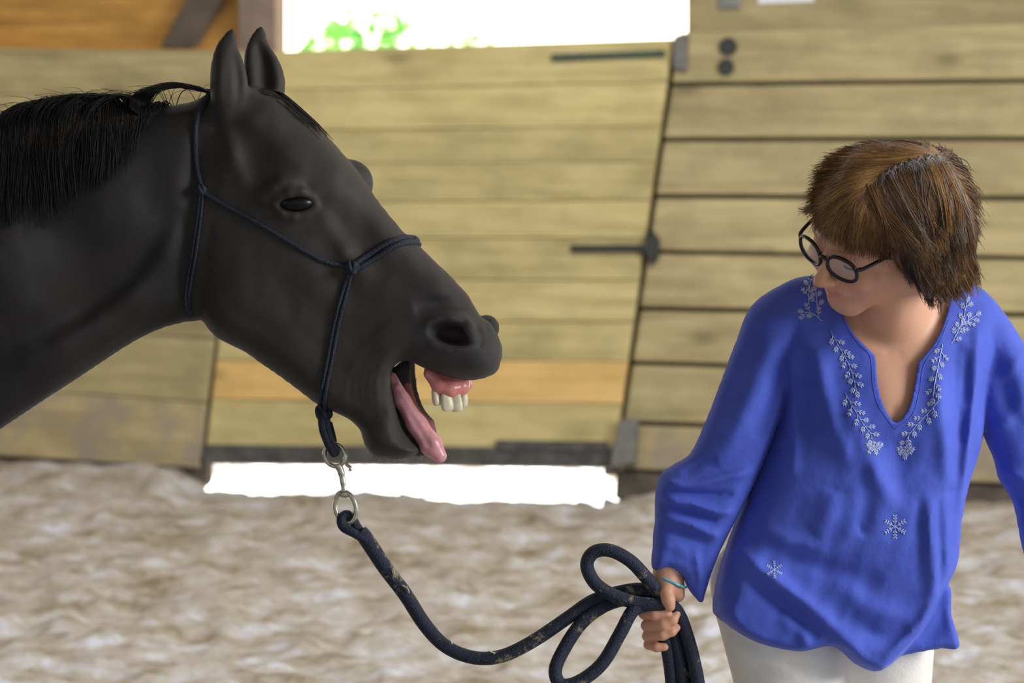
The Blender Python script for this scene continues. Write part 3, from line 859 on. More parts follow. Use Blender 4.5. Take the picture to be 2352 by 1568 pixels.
BF.cap(g(-1.55, 1.36), g(-2.35, 1.42), 190, 200, k=90)
for sgn in (-1, 1):
    dy = 0.155 * sgn; st = 0.10 * sgn
    BF.chain([g(-1.18, 1.02, dy), g(-1.22, 0.78, dy), g(-1.17 + st, 0.47, dy), g(-1.18 + st, 0.14, dy), g(-1.14 + st, 0.07, dy)], [190, 105, 62, 42, 52], k=30)
    BF.ell(g(-1.165 + st, 0.47, dy), (66, 72, 62), k=20); BF.ell(g(-1.185 + st, 0.155, dy), (50, 48, 48), k=16)
    BF.chain([g(-2.42, 1.15, dy), g(-2.34 - st, 0.80, dy), g(-2.58 - st, 0.55, dy), g(-2.53 - st, 0.15, dy), g(-2.48 - st, 0.07, dy)], [250, 140, 66, 44, 54], k=34)
    BF.ell(g(-2.585 - st, 0.56, dy), (66, 70, 50), k=18); BF.ell(g(-2.535 - st, 0.16, dy), (52, 50, 48), k=16)
Pb, Qb = BF.surface(2)
keep = (Pb[Qb][:, :, 0].mean(1) < -70)
Pb, Qb = compact(Pb, Qb[keep])
allP = np.concatenate([Ph, Pb]); allQ = np.concatenate([Qh, Qb + len(Ph)])
horse.location = (-1.85, yb, 0)
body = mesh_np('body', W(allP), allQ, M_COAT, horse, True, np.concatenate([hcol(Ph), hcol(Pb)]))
for sgn in (-1, 1):
    for x in (-1.125 + 0.10 * sgn, -2.465 - 0.10 * sgn):
        mb = MB(); y = yb + 0.155 * sgn; n = 16; V = []
        for (zz, rr, ox) in ((0.0, 0.072, 0.02), (0.03, 0.066, 0.012), (0.085, 0.05, 0.0), (0.09, 0.03, 0.0)):
            V += [(x + ox + rr * math.cos(2 * math.pi * j / n), y + rr * 0.9 * math.sin(2 * math.pi * j / n), zz) for j in range(n)]
        F = [(k * n + j, k * n + (j + 1) % n, (k + 1) * n + (j + 1) % n, (k + 1) * n + j) for k in range(3) for j in range(n)] + [tuple(range(n - 1, -1, -1)), tuple(3 * n + j for j in range(n))]
        mb.add(V, F); mb.build('hoof', M_HOOF, horse)

# --- eye, tongue, gum and teeth, whiskers
mb = MB(); mb.ball(W(np.array((688, 470, we - 9))), np.array((42, 29, 22)) * S0, 24, 16); mb.build('eye', M_EYE, horse)
mb = MB(); mb.ball(W(np.array((806, 430, -104))), np.array((24, 24, 20)) * S0, 16, 10); mb.build('eye', M_EYE, horse)
TF = Field((880, 840, -60), (1050, 1085, 70), 3.0)
TF.chain([(900, 866, 2), (925, 920, 6), (958, 975, 12), (990, 1020, 18), (1010, 1046, 20)], [12, 18, 23, 25, 17], k=10)
TF.chain([(915, 890, 18), (945, 955, 24), (975, 1002, 28)], [9, 10, 9], k=10)
TF.cap((912, 900, 34), (985, 1020, 46), 7, 6, k=10, sub=True)
P, Q = TF.surface(2); mesh_np('tongue', W(P), Q, M_TONGUE, horse)
GF = Field((960, 830, -60), (1100, 940, 80), 3.0)
GF.chain([(985, 858, 30), (1010, 884, 34), (1035, 892, 32), (1058, 888, 18), (1066, 880, -8), (1050, 872, -30)], [12, 18, 20, 20, 18, 16], k=8)
GF.cap((1000, 850, 10), (1056, 862, 10), 26, 26, k=10)
P, Q = GF.surface(2); mesh_np('gum', W(P), Q, M_GUM, horse)
def tooth(a, b, wid, dep, tilt):
    a, b = np.array(a, float), np.array(b, float); ax = (b - a) / np.linalg.norm(b - a)
    side = np.array((math.cos(tilt), 0, -math.sin(tilt))); side -= ax * (side @ ax); side /= np.linalg.norm(side)
    fr = np.cross(ax, side)
    V = []; n = 12
    for (tq, s_) in ((0.0, 0.62), (0.25, 0.85), (0.55, 1.0), (0.82, 1.0), (0.95, 0.86), (1.0, 0.6)):
        c0 = a + (b - a) * tq
        for j in range(n):
            an = 2 * math.pi * j / n
            cx, cy = math.copysign(abs(math.cos(an)) ** 0.7, math.cos(an)), math.copysign(abs(math.sin(an)) ** 0.7, math.sin(an))
            V.append(c0 + side * cx * wid * s_ + fr * cy * dep * s_)
    m = 6
    F = [(k * n + j, k * n + (j + 1) % n, (k + 1) * n + (j + 1) % n, (k + 1) * n + j) for k in range(m - 1) for j in range(n)] + [tuple(range(n - 1, -1, -1)), tuple((m - 1) * n + j for j in range(n))]
    mb = MB(); mb.add(W(np.array(V)), F); o = mb.build('tooth', M_TOOTH, horse)
tooth((1000, 890, 32), (1008, 930, 34), 14, 9, 0.9)
tooth((1024, 898, 38), (1030, 943, 38), 15, 9, 0.35)
tooth((1047, 898, 32), (1050, 945, 31), 14, 9, -0.1)
tooth((1064, 890, 12), (1063, 934, 12), 13, 9, -0.9)
tooth((1060, 884, -18), (1060, 924, -18), 12, 9, -1.5)
mb = MB()
for k in range(46):
    u = rnd.uniform(855, 970); a = rnd.uniform(-0.3, 0.9); l_ = rnd.uniform(14, 34); w0 = rnd.uniform(-30, 40)
    p0 = np.array((u, 1046 - 0.12 * max(0, u - 940), w0)); p1 = p0 + np.array((math.sin(a) * l_, math.cos(a) * l_ * 0.6, rnd.uniform(-6, 6)))
    mb.tube(W(np.array([p0, (p0 + p1) / 2 + np.array((2, 1, 0)), p1])), [0.0004, 0.0003, 0.00015], 3, lin(150, 145, 135))
mb.build('whiskers', M_HAIR, horse)

# --- mane, forelock
crest = catmull(neck_top[::-1], 8)
def crest_v(u): return float(np.interp(u, crest[:, 0], crest[:, 1]))
SL = []; HC = [lin(22, 20, 20), lin(30, 27, 26), lin(40, 36, 34), lin(16, 15, 15)]
def clamp_w(u, v, off):
    w = HF.front_w(max(-125, u), v); return (w if w is not None else 0) + off
def strand(P, r0, r1, n=4, c=None):
    P = catmull(P, 4); tt = np.linspace(0, len(P) - 1, 18); ii_ = np.arange(len(P))
    SL.append((np.stack([np.interp(tt, ii_, P[:, q]) for q in range(3)], 1), np.linspace(r0, r1, 18), c or rnd.choice(HC)))
def flush(name):
    strands_mesh(name, np.array([q[0] for q in SL]), np.array([q[1] for q in SL]), np.array([q[2] for q in SL]), M_HAIR, horse); SL.clear()
clumps = [(-140 + 26 * i + rnd.uniform(-8, 8), rnd.uniform(-18, 26), rnd.uniform(0.8, 1.15)) for i in range(20)]
for (cu, dr, ln) in clumps:
    for k in range(110):
        u0 = cu + rnd.gauss(0, 17); base = crest_v(u0)
        hump = 22 * math.exp(-((u0 - 185) / 75) ** 2) + 20 * math.exp(-((u0 - 60) / 60) ** 2) + 6
        top = base - hump * rnd.uniform(0.5, 1.15) - rnd.uniform(0, 6)
        end = lerp(235, 90, np.clip((u0 - 120) / 240, 0, 1)) * ln * rnd.uniform(0.45, 1.1)
        if u0 > 330: end *= 0.6
        lean = dr + rnd.gauss(0, 9) - 0.18 * max(0, u0 - 140)
        P = [(u0 + 6, base + 8, rnd.uniform(-25, 5)), (u0, top, rnd.uniform(0, 26))]
        for q in (0.25, 0.5, 0.75, 1.0):
            uu = u0 + lean * q + 5 * math.sin(3 * q + cu); vv = base + end * q
            P.append((uu, vv, clamp_w(uu, vv, 12 * (1 - q) + 5 + rnd.uniform(0, 6))))
        strand(P, 1.7, 0.5)
for k in range(640):      # tousled locks arching over the crest behind the ears
    a = rnd.gauss(0, 1)
    if rnd.random() < 0.55:
        P = [(486, 216 + 3 * a, rnd.uniform(-10, 40)), (452 + 5 * a, 201 + 6 * rnd.random(), rnd.uniform(-5, 45)), (405 + 8 * a, 192 + 9 * rnd.random() + a, rnd.uniform(0, 50)), (352 + 8 * a, 205 + 8 * rnd.random(), rnd.uniform(10, 55)),
             (325 + 10 * a, 238 + 6 * a, clamp_w(325, 255, 10)), (335 + 14 * a, 275 + 10 * a, clamp_w(335, 280, 8))]
    else:
        c0 = rnd.uniform(60, 300); b0 = crest_v(c0)
        P = [(c0 + 40, b0 + 6, rnd.uniform(-15, 20)), (c0 + 18, b0 - 22 - 8 * rnd.random(), rnd.uniform(-5, 35)), (c0 - 20, b0 - 24 - 9 * rnd.random(), rnd.uniform(5, 45)), (c0 - 60, b0 - 4, rnd.uniform(15, 60)), (c0 - 78, b0 + 40, clamp_w(c0 - 78, b0 + 45, 12))]
    strand(P, 1.5, 0.5)
for k in range(60):       # fly-away hairs
    c0 = rnd.uniform(-60, 460); b0 = crest_v(c0) - 10
    P = [(c0, b0 + 12, 10), (c0 - 20, b0 - rnd.uniform(14, 34), 15), (c0 - 55 - rnd.uniform(0, 40), b0 - rnd.uniform(12, 40), 20)]
    if rnd.random() < 0.4: P = [(2 * c0 - q[0], q[1], q[2]) for q in P]
    strand(P, 0.9, 0.3, 3)
flush('mane')
fore = catmull([(590, 214), (640, 224), (690, 262), (735, 302), (765, 334)], 8)
for k in range(380):
    s0 = rnd.uniform(0, 0.35); s1 = s0 + rnd.uniform(0.35, 0.65); dep = rnd.uniform(-6, 30) ; w0 = rnd.uniform(-60, 50); dw = rnd.uniform(-25, 35)
    P = []
    for q in np.linspace(s0, min(1, s1), 5):
        x, y = fore[int(q * (len(fore) - 1))]
        e = (q - s0) / (s1 - s0)
        P.append((x - 0.7 * dep + 4 * (1 - e), y + dep * 0.75 - 6 + 5 * e * e * rnd.random(), w0 + dw * e))
    P2 = []
    for (x, y, z) in P:
        fw = HF.front_w(x, y)
        if fw is not None and z > fw - 4: z = fw + 3
        P2.append((x, y, z))
    strand(P2, 1.5, 0.4)
flush('forelock')
mb = MB()                  # tail, out of frame
for k in range(120):
    a, b = rnd.gauss(0, 0.02), rnd.gauss(0, 0.03)
    P = catmull([(-2.66, yb + a * 0.4, 1.36), (-2.80 + a, yb + a, 1.22), (-2.84 + a, yb + b, 0.8), (-2.80 + a + b, yb + b * 1.4, 0.35 + rnd.uniform(0, 0.2))], 4)
    mb.tube(P, np.linspace(0.008, 0.002, len(P)), 4, rnd.choice(HC), cap=False)
mb.build('tail', M_HAIR, horse)
tag(horse, 'dark brown horse yawning with tongue out, wearing a rope halter', 'horse')

# ================================================================== HALTER AND LEAD ROPE
def ropemat(name, c, c2, dirt=None, sc=1.0):
    t = NT(name); vc = t.coords('Object')
    w_ = t.node('ShaderNodeTexVoronoi'); w_.inputs['Scale'].default_value = 420 * sc; t.link(vc, w_.inputs['Vector'])
    col = t.ramp(w_.outputs['Distance'], [(0.0, c2), (0.75, c)])
    if dirt:
        n = t.noise(vc, 55, 6, 0.75); m = t.noise(vc, 9, 2, 0.5)
        mm = t.node('ShaderNodeMath', operation='MULTIPLY'); t.link(n, mm.inputs[0]); t.link(m, mm.inputs[1])
        col = t.mix(t.ramp(mm.outputs[0], [(0.305, (0, 0, 0)), (0.36, (0.75, 0.75, 0.75))]), col, dirt)
    t.col(col); t.set(Roughness=0.75); t.bump(w_.outputs['Distance'], 0.5, 0.002)
    return t.m
M_HALT = ropemat('navy_halter_cord', lin(16, 20, 32), lin(34, 42, 64))
M_ROPE = ropemat('navy_lead_rope', lin(20, 25, 42), lin(38, 46, 72), lin(150, 138, 108))
t = NT('nickel_metal'); n = t.noise(t.coords(), 80, 3); t.col(t.ramp(n, [(0.3, lin(178, 168, 150)), (0.7, lin(206, 200, 188))])); t.set(Roughness=0.28, Metallic=0.9); M_NICK = t.m

halter = empty('rope_halter', tuple(W(np.array((745, 945, 20)))))
def cord(name, P, r, off=0.55, n=8, mat=None, dens=8):
    """cord laid on the horse: P of (u, v) or (u, v, w)"""
    Q = []
    D = catmull([p[:2] for p in P], dens) if len(P) > 2 else np.linspace(P[0][:2], P[1][:2], 16)
    for (u, v) in D:
        w = HF.front_w(u, v); Q.append((u, v, (w if w is not None else np.nan) + r * off))
    Q = np.array(Q)
    bad = np.isnan(Q[:, 2]); ix = np.arange(len(Q)); Q[bad, 2] = np.interp(ix[bad], ix[~bad], Q[~bad, 2])
    for _ in range(3): Q[1:-1, 2] = np.maximum(Q[1:-1, 2], 0.5 * (Q[:-2, 2] + Q[2:, 2]))
    return Q
def build_cords(name, lists, r, n=8):
    mb = MB()
    for Q in lists: mb.tube(W(Q), r * S0, n)
    return mb.build(name, M_HALT, halter)
q = cord('c', [(477, 232), (459, 275), (455, 330), (459, 390), (470, 434)], 6)
q2 = np.concatenate([[(505, 196, -90), (497, 200, -50), (490, 208, 0), (483, 219, 40)], q])
build_cords('crown_strap', [catmull(q2[:5], 3), q2[3:]], 6.3)
build_cords('cheek_strap', [cord('c', [(474, 446), (540, 484), (620, 528), (690, 570), (750, 602), (808, 616)], 5.6)], 5.6)
qt = cord('c', [(468, 446), (462, 500), (450, 580), (436, 650), (431, 690), (436, 728)], 7)
qt2 = cord('c', [(474, 448), (468, 510), (456, 590), (444, 650), (438, 690), (442, 728)], 6)
build_cords('throat_cord', [qt, qt2], 4)
na = cord('c', [(818, 610), (850, 588), (895, 560), (930, 548), (952, 548)], 8)
nb = cord('c', [(822, 622), (855, 602), (898, 574), (930, 560), (956, 557)], 8)
ext = lambda Q: np.concatenate([Q, [Q[-1] + np.array((6, 5, -25)), Q[-1] + np.array((0, 10, -70)), Q[-1] + np.array((-40, 20, -130))]])
build_cords('noseband', [ext(na), ext(nb)], 7.2)
ja = cord('c', [(808, 624), (790, 675), (772, 745), (756, 830), (742, 900), (736, 925)], 6.5)
jb = cord('c', [(812, 626), (800, 675), (782, 745), (766, 830), (752, 900), (748, 930)], 6.5)
fin = lambda Q, dx: np.concatenate([Q, [(Q[-1][0] + dx, 942, Q[-1][2] * 0.75), (746, 950, 26)]])
build_cords('jaw_cord', [fin(ja, 3), fin(jb, 0)], 5)
def knot(name, c, R, r, seed, n=3):
    mb = MB(); a = np.linspace(0, 2 * math.pi, 40)
    c = np.array(c, float)
    for k in range(n):
        ph = k * math.pi / n + seed
        P = np.stack([np.cos(a) * R[0], np.sin(a) * R[1] * math.cos(ph), np.sin(a) * R[2] * math.sin(ph) * 1.0], 1)
        rot = 0.7 * k + seed; cr, sr = math.cos(rot), math.sin(rot)
        P = np.stack([P[:, 0] * cr - P[:, 1] * sr, P[:, 0] * sr + P[:, 1] * cr, P[:, 2] + 2], 1) + c
        mb.tube(W(P), r * S0, 8, cap=False)
    mb.ball(W(c), np.array((R[0], R[1], R[2])) * 0.8 * S0, 10, 8)
    return mb.build(name, M_HALT, halter)
knot('knot', (470, 440, HF.front_w(470, 440) + 8), (9, 8, 8), 5, 0.3)
knot('knot', (814, 617, HF.front_w(814, 617) + 8), (12, 9, 9), 6, 1.1)
knot('chin_knot', (745, 946, 26), (15, 13, 14), 7, 0.6)
mb = MB()                                    # the halter's loop under the chin knot
a = [(741, 954, 34), (744, 985, 38), (755, 1015, 40), (765, 1034, 36), (768, 1040, 24), (766, 1034, 12), (760, 1005, 12), (752, 975, 14), (748, 954, 18)]
mb.tube(W(catmull(a, 6)), 10 * S0, 10); 
b = [(752, 954, 34), (755, 985, 38), (764, 1012, 40), (774, 1034, 34), (772, 1040, 22), (770, 1030, 12), (764, 1000, 12), (756, 970, 14)]
mb.tube(W(catmull(b, 6)), 8 * S0, 10)
mb.build('lead_loop', M_HALT, halter)
tag(halter, 'navy blue rope halter knotted around the horse head', 'halter')

lead = empty('lead_rope', tuple(W(np.array((795, 1190, 30)))))
# snap
snap = MB()
an = np.linspace(-0.15, 2 * math.pi - 0.75, 30)
ring = np.stack([769 + 25 * np.sin(an + 0.5), 1044 - 27 * np.cos(an + 0.5), np.full(30, 28.0)], 1)
an = np.linspace(0, 2 * math.pi, 34)
ring = np.stack([770 + 23.5 * np.cos(an) + 3 * np.sin(an), 1044 + 26 * np.sin(an), 27 + 4 * np.cos(an)], 1)
snap.tube(W(ring), 5.2 * S0, 10, cap=False)
snap.tube(W(catmull([(776, 1066, 28), (784, 1080, 28), (788, 1100, 28), (791, 1122, 28), (792, 1132, 28)], 5)), np.array([9] * 4 + [8.5] * 4 + [7] * 5 + [6] * 4 + [7] * 4)[:21] * S0, 12)
snap.tube(W(catmull([(793, 1052, 28), (798, 1066, 32), (806, 1072, 36), (805, 1080, 36)], 4)), 4 * S0, 8)
so = snap.build('snap_hook', M_NICK, lead)
mb = MB(); mb.ball(W(np.array((793, 1133, 28))), np.array((13, 9, 9)) * S0, 14, 8); mb.build('swivel', M_NICK, so)
mb = MB(); an = np.linspace(0, 2 * math.pi, 40)
mb.tube(W(np.stack([795 + 24 * np.cos(an) + 4 * np.sin(an), 1164 + 36 * np.sin(an), 28 + 8 * np.cos(an)], 1)), 5.6 * S0, 10, cap=False)
mb.build('swivel_ring', M_NICK, lead)
# rope
RR = 15.5
mb = MB()
eye = catmull([(846, 1240, 38), (815, 1222, 40), (790, 1208, 36), (786, 1190, 28), (797, 1181, 22), (810, 1192, 20), (822, 1212, 22), (846, 1243, 26)], 6)
mb.tube(W(eye), np.concatenate([np.linspace(10, 11.5, 20), np.full(len(eye) - 20, 11.5)]) * S0, 12)
main = [(828, 1218, 30), (845, 1240, 30), (885, 1300, 34), (932, 1362, 40), (975, 1428, 48), (1015, 1472, 54), (1060, 1497, 60), (1112, 1506, 66), (1165, 1496, 72), (1230, 1462, 78), (1300, 1414, 84), (1360, 1380, 86), (1420, 1360, 86), (1470, 1353, 88), (1505, 1362, 92),
        # behind the thumb, then the upper coil
        (1528, 1380, 96), (1515, 1362, 112), (1488, 1330, 122), (1448, 1288, 128), (1402, 1264, 128), (1364, 1268, 122), (1348, 1298, 118), (1368, 1340, 118), (1412, 1368, 120), (1462, 1384, 120), (1506, 1388, 122), (1540, 1390, 116),
        (1560, 1412, 104), (1578, 1460, 100), (1594, 1520, 100), (1606, 1590, 102), (1608, 1690, 102), (1590, 1790, 98), (1560, 1800, 84), (1545, 1700, 76), (1545, 1590, 80), (1535, 1500, 86), (1520, 1440, 90), (1512, 1398, 88),
        # lower coil
        (1490, 1380, 80), (1440, 1376, 82), (1390, 1390, 88), (1338, 1428, 96), (1296, 1478, 104), (1274, 1530, 110), (1290, 1562, 114), (1335, 1562, 118), (1384, 1522, 122), (1424, 1455, 124), (1454, 1402, 122), (1490, 1388, 108),
        (1522, 1400, 92), (1545, 1450, 88), (1562, 1520, 88), (1572, 1600, 86), (1574, 1700, 86), (1566, 1780, 78), (1545, 1740, 66), (1540, 1640, 62), (1548, 1540, 66), (1556, 1470, 70), (1580, 1520, 74), (1590, 1600, 72), (1592, 1700, 70), (1588, 1840, 70)]
PM = catmull([uvw(*p) if p[0] > 1330 else p for p in main], 7)
rad = np.full(len(PM), RR); rad[:8] = np.linspace(17, 18, 8); rad[8:40] = np.linspace(18, RR, 32)
mb.tube(W(PM), rad * S0, 14)
mb.build('rope', M_ROPE, lead)
# straw bits caught in the rope
M_STRAW = plain('straw', lin(196, 188, 160), 0.7)
for (u, v, a) in ((905, 1307, 1.4), (932, 1344, 0.6), (938, 1350, 1.2), (1036, 1466, 1.1), (1130, 1490, 0.4)):
    p = np.array((u, v, 70.0)); p[2] = 34 + 16 + (u - 885) * 0.16
    e = np.array((math.cos(a), math.sin(a), 0)) * 8
    mb = MB(); mb.tube(W(catmull([p - e, p + np.array((1.5, 0, 1)), p + e], 3)), 1.6 * S0, 4); mb.build('straw', M_STRAW, lead)
tag(lead, 'thick navy lead rope with metal snap, coiled in hand', 'rope')

# ================================================================== THE PERSON
t = NT('skin'); vc = t.coords('Object'); n = t.noise(vc, 30, 4, 0.6)
col = t.mix(t.ramp(n, [(0.35, (0, 0, 0)), (0.75, (0.35, 0.35, 0.35))]), t.attr('Col'), lin(204, 146, 114))
t.col(col); t.set(Roughness=0.5); t.b.inputs['Subsurface Weight'].default_value = 0.12; t.b.inputs['Subsurface Radius'].default_value = (0.012, 0.005, 0.003)
t.b.inputs['Subsurface Scale'].default_value = 0.5
t.bump(t.noise(vc, 260, 3), 0.08, 0.001)
M_SKIN = t.m
t = NT('blue_cotton'); vc = t.coords('Object'); n = t.noise(vc, 9, 4, 0.6); w1 = t.noise(vc, 700, 2)
t.col(t.ramp(n, [(0.3, lin(58, 77, 176)), (0.7, lin(72, 93, 198))])); t.set(Roughness=0.8, Sheen_Weight=0.25, Sheen_Roughness=0.5)
t.b.inputs['Sheen Tint'].default_value = (0.45, 0.5, 1, 1)
nb_ = t.noise(vc, 26, 4, 0.55); mx = t.node('ShaderNodeMath', operation='MULTIPLY_ADD'); t.link(w1, mx.inputs[0]); mx.inputs[1].default_value = 0.06; t.link(nb_, mx.inputs[2])
t.bump(mx.outputs[0], 0.35, 0.008)
M_BLUE = t.m
t = NT('white_cotton_twill'); vc = t.coords('Object'); n = t.noise(vc, 12, 4, 0.6)
t.col(t.ramp(n, [(0.3, lin(226, 220, 210)), (0.7, lin(240, 237, 232))])); t.set(Roughness=0.85); t.bump(n, 0.4, 0.012)
M_WHITE = t.m
t = NT('silver_thread'); t.col(lin(176, 186, 220)); t.set(Roughness=0.5, Metallic=0.1); M_SILV = t.m
t = NT('brown_hair'); t.col(t.attr('Col')); t.set(Roughness=0.45); t.b.inputs['Specular IOR Level'].default_value = 0.4; M_BROWN = t.m
M_FRAME = plain('black_acetate', lin(18, 19, 22), 0.25, var=0.1)
t = NT('spectacle_lens'); t.col((0.97, 0.98, 0.98)); t.set(Roughness=0.02, Alpha=0.12, IOR=1.5); M_LENS = t.m
M_TEAL = plain('teal_beads', lin(90, 190, 200), 0.3, nscale=200, var=0.3)
M_SHOE = plain('brown_leather', lin(84, 62, 46), 0.6)

person = empty('person')
foot_y = 6.0 * CP
person.location = (0.52, foot_y, 0)
# head orientation: subject's left, down, forward in picture axes
HL = np.array((0.66, 0.44, 0.61)); HL /= np.linalg.norm(HL)
HFW = np.array((-0.745, 0.483, 0.458)); HFW -= HL * (HFW @ HL); HFW /= np.linalg.norm(HFW)
HD = np.cross(HL, HFW); HD = HD if HD[1] > 0 else -HD
HS = 1.1; HM = np.stack([HL, HD, HFW], 1)
HC0 = uvw(1892, 590, 310) - HS * (HM @ np.array((0, -3, 132.0)))
def hp(x, y, z): return HC0 + HS * (HM @ np.array((x, y, z), float))

PF = Field((1790, 330, -150), (2300, 1030, 470), 4.0)
e = lambda c, r, k=14, sub=False: PF.ell(hp(*c), np.array(r, float) * HS, HM, k, sub)
cp = lambda a, b, ra, rb, k=10, sub=False: PF.cap(hp(*a), hp(*b), ra * HS, rb * HS, k, sub)
e((0, -45, -15), (106, 120, 136))
e((0, 48, 32), (88, 112, 84), 26)
e((0, 142, 80), (34, 27, 27), 22)
for s_ in (-1, 1):
    cp((s_ * 76, 76, 0), (s_ * 16, 144, 72), 27, 25, 24)
    e((s_ * 50, 50, 82), (38, 34, 30), 20)
    e((s_ * 42, 4, 110), (25, 15, 14), 10, True)
    e((s_ * 42, 6, 88), (26, 20, 19), 4)
    cp((s_ * 18, -26, 108), (s_ * 66, -20, 88), 11, 9, 16)
    e((s_ * 14, 57, 128), (12, 10, 13), 6)
    e((s_ * 20, 82, 104), (22, 20, 14), 14)
cp((0, -8, 108), (0, 46, 140), 9, 13, 12)
e((0, 53, 143), (16, 14, 15), 8)
cp((0, 62, 122), (0, 82, 116), 8, 8, 10)
cp((-24, 94, 107), (0, 89, 118), 6, 8, 5); cp((24, 94, 107), (0, 89, 118), 6, 8, 5)
cp((-20, 104, 107), (0, 107, 114), 7, 10, 6); cp((20, 104, 107), (0, 107, 114), 7, 10, 6)
cp((-30, 98, 108), (0, 97, 127), 2.5, 2.5, 4, True); cp((30, 98, 108), (0, 97, 127), 2.5, 2.5, 4, True)
# neck, shoulders, chest
neck_a = hp(0, 60, -45)
PF.cap(neck_a, (2060, 790, 20), 76, 92, 30)
PF.cap(hp(62, 75, -30), (2040, 800, 84), 20, 16, 16)            # neck tendon
PF.cap(hp(-55, 75, -20), (2030, 800, 80), 18, 16, 16)
torso_ctrl = [(1905, 655), (1840, 646), (1790, 662), (1762, 720), (1768, 800), (1786, 880), (1782, 960), (1752, 1050), (1716, 1130), (1682, 1210), (1656, 1290), (1642, 1350), (1637, 1400), (1645, 1412),
              (1690, 1448), (1750, 1478), (1830, 1491), (1905, 1479), (1955, 1518), (1998, 1537), (2032, 1526), (2080, 1480), (2130, 1415), (2168, 1345), (2195, 1285), (2205, 1190), (2222, 1110), (2242, 1050), (2255, 990),
              (2262, 900), (2290, 790), (2285, 705), (2228, 650), (2160, 655), (2030, 672)]
torso = catmull(torso_ctrl, 4, True)
TW = [(1850, 680, 0), (2030, 700, 15), (2230, 680, 0), (2000, 900, 40), (2000, 1150, 40), (1950, 1450, 10)]
TT = [(1830, 690, 78), (2030, 690, 100), (2240, 690, 78), (1900, 850, 125), (2150, 850, 125), (2030, 960, 150), (1800, 950, 120), (2230, 950, 115), (1980, 1150, 160), (1750, 1200, 140), (2150, 1200, 145), (1750, 1400, 150), (1950, 1450, 165), (2100, 1350, 150)]
TR = [(1830, 660, 80), (2030, 680, 70), (2240, 670, 80), (1780, 900, 110), (2250, 900, 110), (1700, 1200, 110), (2200, 1150, 110), (1660, 1340, 60), (1700, 1440, 20), (1830, 1480, 18), (1910, 1470, 18), (1990, 1520, 26), (2090, 1460, 22), (2170, 1330, 50), (1980, 1100, 160)]
PF.relief(torso, [(a, b, c - 18) for a, b, c in TT], TR, TW, k=18)
# collar bones and hollow of the throat
PF.cap((2010, 815, 108), (1920, 770, 92), 13, 11, 16); PF.cap((2070, 815, 108), (2150, 765, 92), 13, 11, 16)
PF.cap((2040, 940, 176), (2046, 1010, 185), 8, 10, 14, True)
# upper arms within the sleeves
PF.cap((1800, 720, 20), (1700, 900, 40), 40, 36, 20); PF.cap((2235, 745, 0), (2320, 900, -6), 36, 34, 20)
Pp, Qp = PF.surface(2)
cskin = np.array(lin(212, 160, 130)); clip_ = np.array(lin(196, 112, 108)); cflush = np.array(lin(216, 146, 118))
def pcol(P):
    q = ((P - HC0) @ HM) / HS
    c = np.repeat(cskin[None], len(P), 0)
    fl_ = np.exp(-(((np.abs(q[:, 0]) - 48) / 30) ** 2 + ((q[:, 1] - 50) / 30) ** 2))[:, None] * (q[:, 2] > 40)[:, None]
    ns = np.exp(-((q[:, 0] / 16) ** 2 + ((q[:, 1] - 52) / 16) ** 2))[:, None] * (q[:, 2] > 110)[:, None]
    c = c * (1 - 0.6 * np.maximum(fl_, ns)) + cflush * 0.6 * np.maximum(fl_, ns)
    lp = (np.exp(-((q[:, 0] / 27) ** 4 + ((q[:, 1] - 98) / 13) ** 4)) * (q[:, 2] > 95))[:, None]
    c = c * (1 - 0.8 * lp) + clip_ * 0.8 * lp
    br = (np.exp(-(((np.abs(q[:, 0]) - 42) / 28) ** 4 + ((q[:, 1] + 26) / 6) ** 2)) * (q[:, 2] > 80))[:, None]
    return c * (1 - 0.5 * br) + np.array(lin(110, 76, 56)) * 0.5 * br
# gripping right hand and forearm
HFd = Field((1440, 1060, 0), (1640, 1520, 190), 2.6)
X = lambda u, v, w: uvw(u, v, w)
HFd.cap(X(1590, 1080, 50), X(1534, 1306, 88), 44, 30, 10)
HFd.cap(X(1534, 1306, 88), X(1530, 1345, 88), 30, 34, 14)
HFd.cap(X(1532, 1340, 84), X(1506, 1405, 66), 32, 24, 14)
HFd.cap(X(1512, 1400, 62), X(1508, 1468, 56), 20, 17, 12)
HFd.cap(X(1548, 1340, 84), X(1556, 1366, 88), 22, 17, 14)        # heel of the thumb
HFd.chain([X(1537, 1332, 100), X(1531, 1360, 122), X(1535, 1378, 130), X(1539, 1392, 130)], [19, 15, 15, 12], 7)
fing = [[(1502, 1402, 66), (1480, 1408, 92), (1504, 1411, 118), (1532, 1408, 122)],
        [(1504, 1426, 62), (1486, 1436, 92), (1524, 1434, 120), (1545, 1424, 122), (1554, 1410, 118)],
        [(1505, 1450, 60), (1488, 1460, 88), (1522, 1458, 114), (1543, 1450, 116), (1554, 1441, 112)],
        [(1506, 1468, 58), (1490, 1480, 82), (1508, 1486, 102), (1526, 1486, 104)]]
fr_ = [[14, 13.5, 13, 11], [14, 13.5, 13, 12, 9.5], [13.5, 13, 12.5, 11.5, 9.5], [12, 11.5, 11, 9.5]]
for P_, R_ in zip(fing, fr_):
    G = Field((1440, 1380, 0), (1640, 1520, 190), 2.6)
    G.chain([X(*p) for p in P_], R_, 4)
    sl = HFd.win(G.lo, (1640, 1520, 190))
    off = [int(round((G.lo[i] - HFd.lo[i]) / 2.6)) for i in range(3)]
    A = HFd.F[off[0]:off[0] + G.n[0], off[1]:off[1] + G.n[1], off[2]:off[2] + G.n[2]]
    B = G.F[:A.shape[0], :A.shape[1], :A.shape[2]]
    k_ = 2.5; tq = np.clip(0.5 + 0.5 * (B - A) / k_, 0, 1)
    A[...] = B * (1 - tq) + A * tq - k_ * tq * (1 - tq)
Pd, Qd = HFd.surface(1)
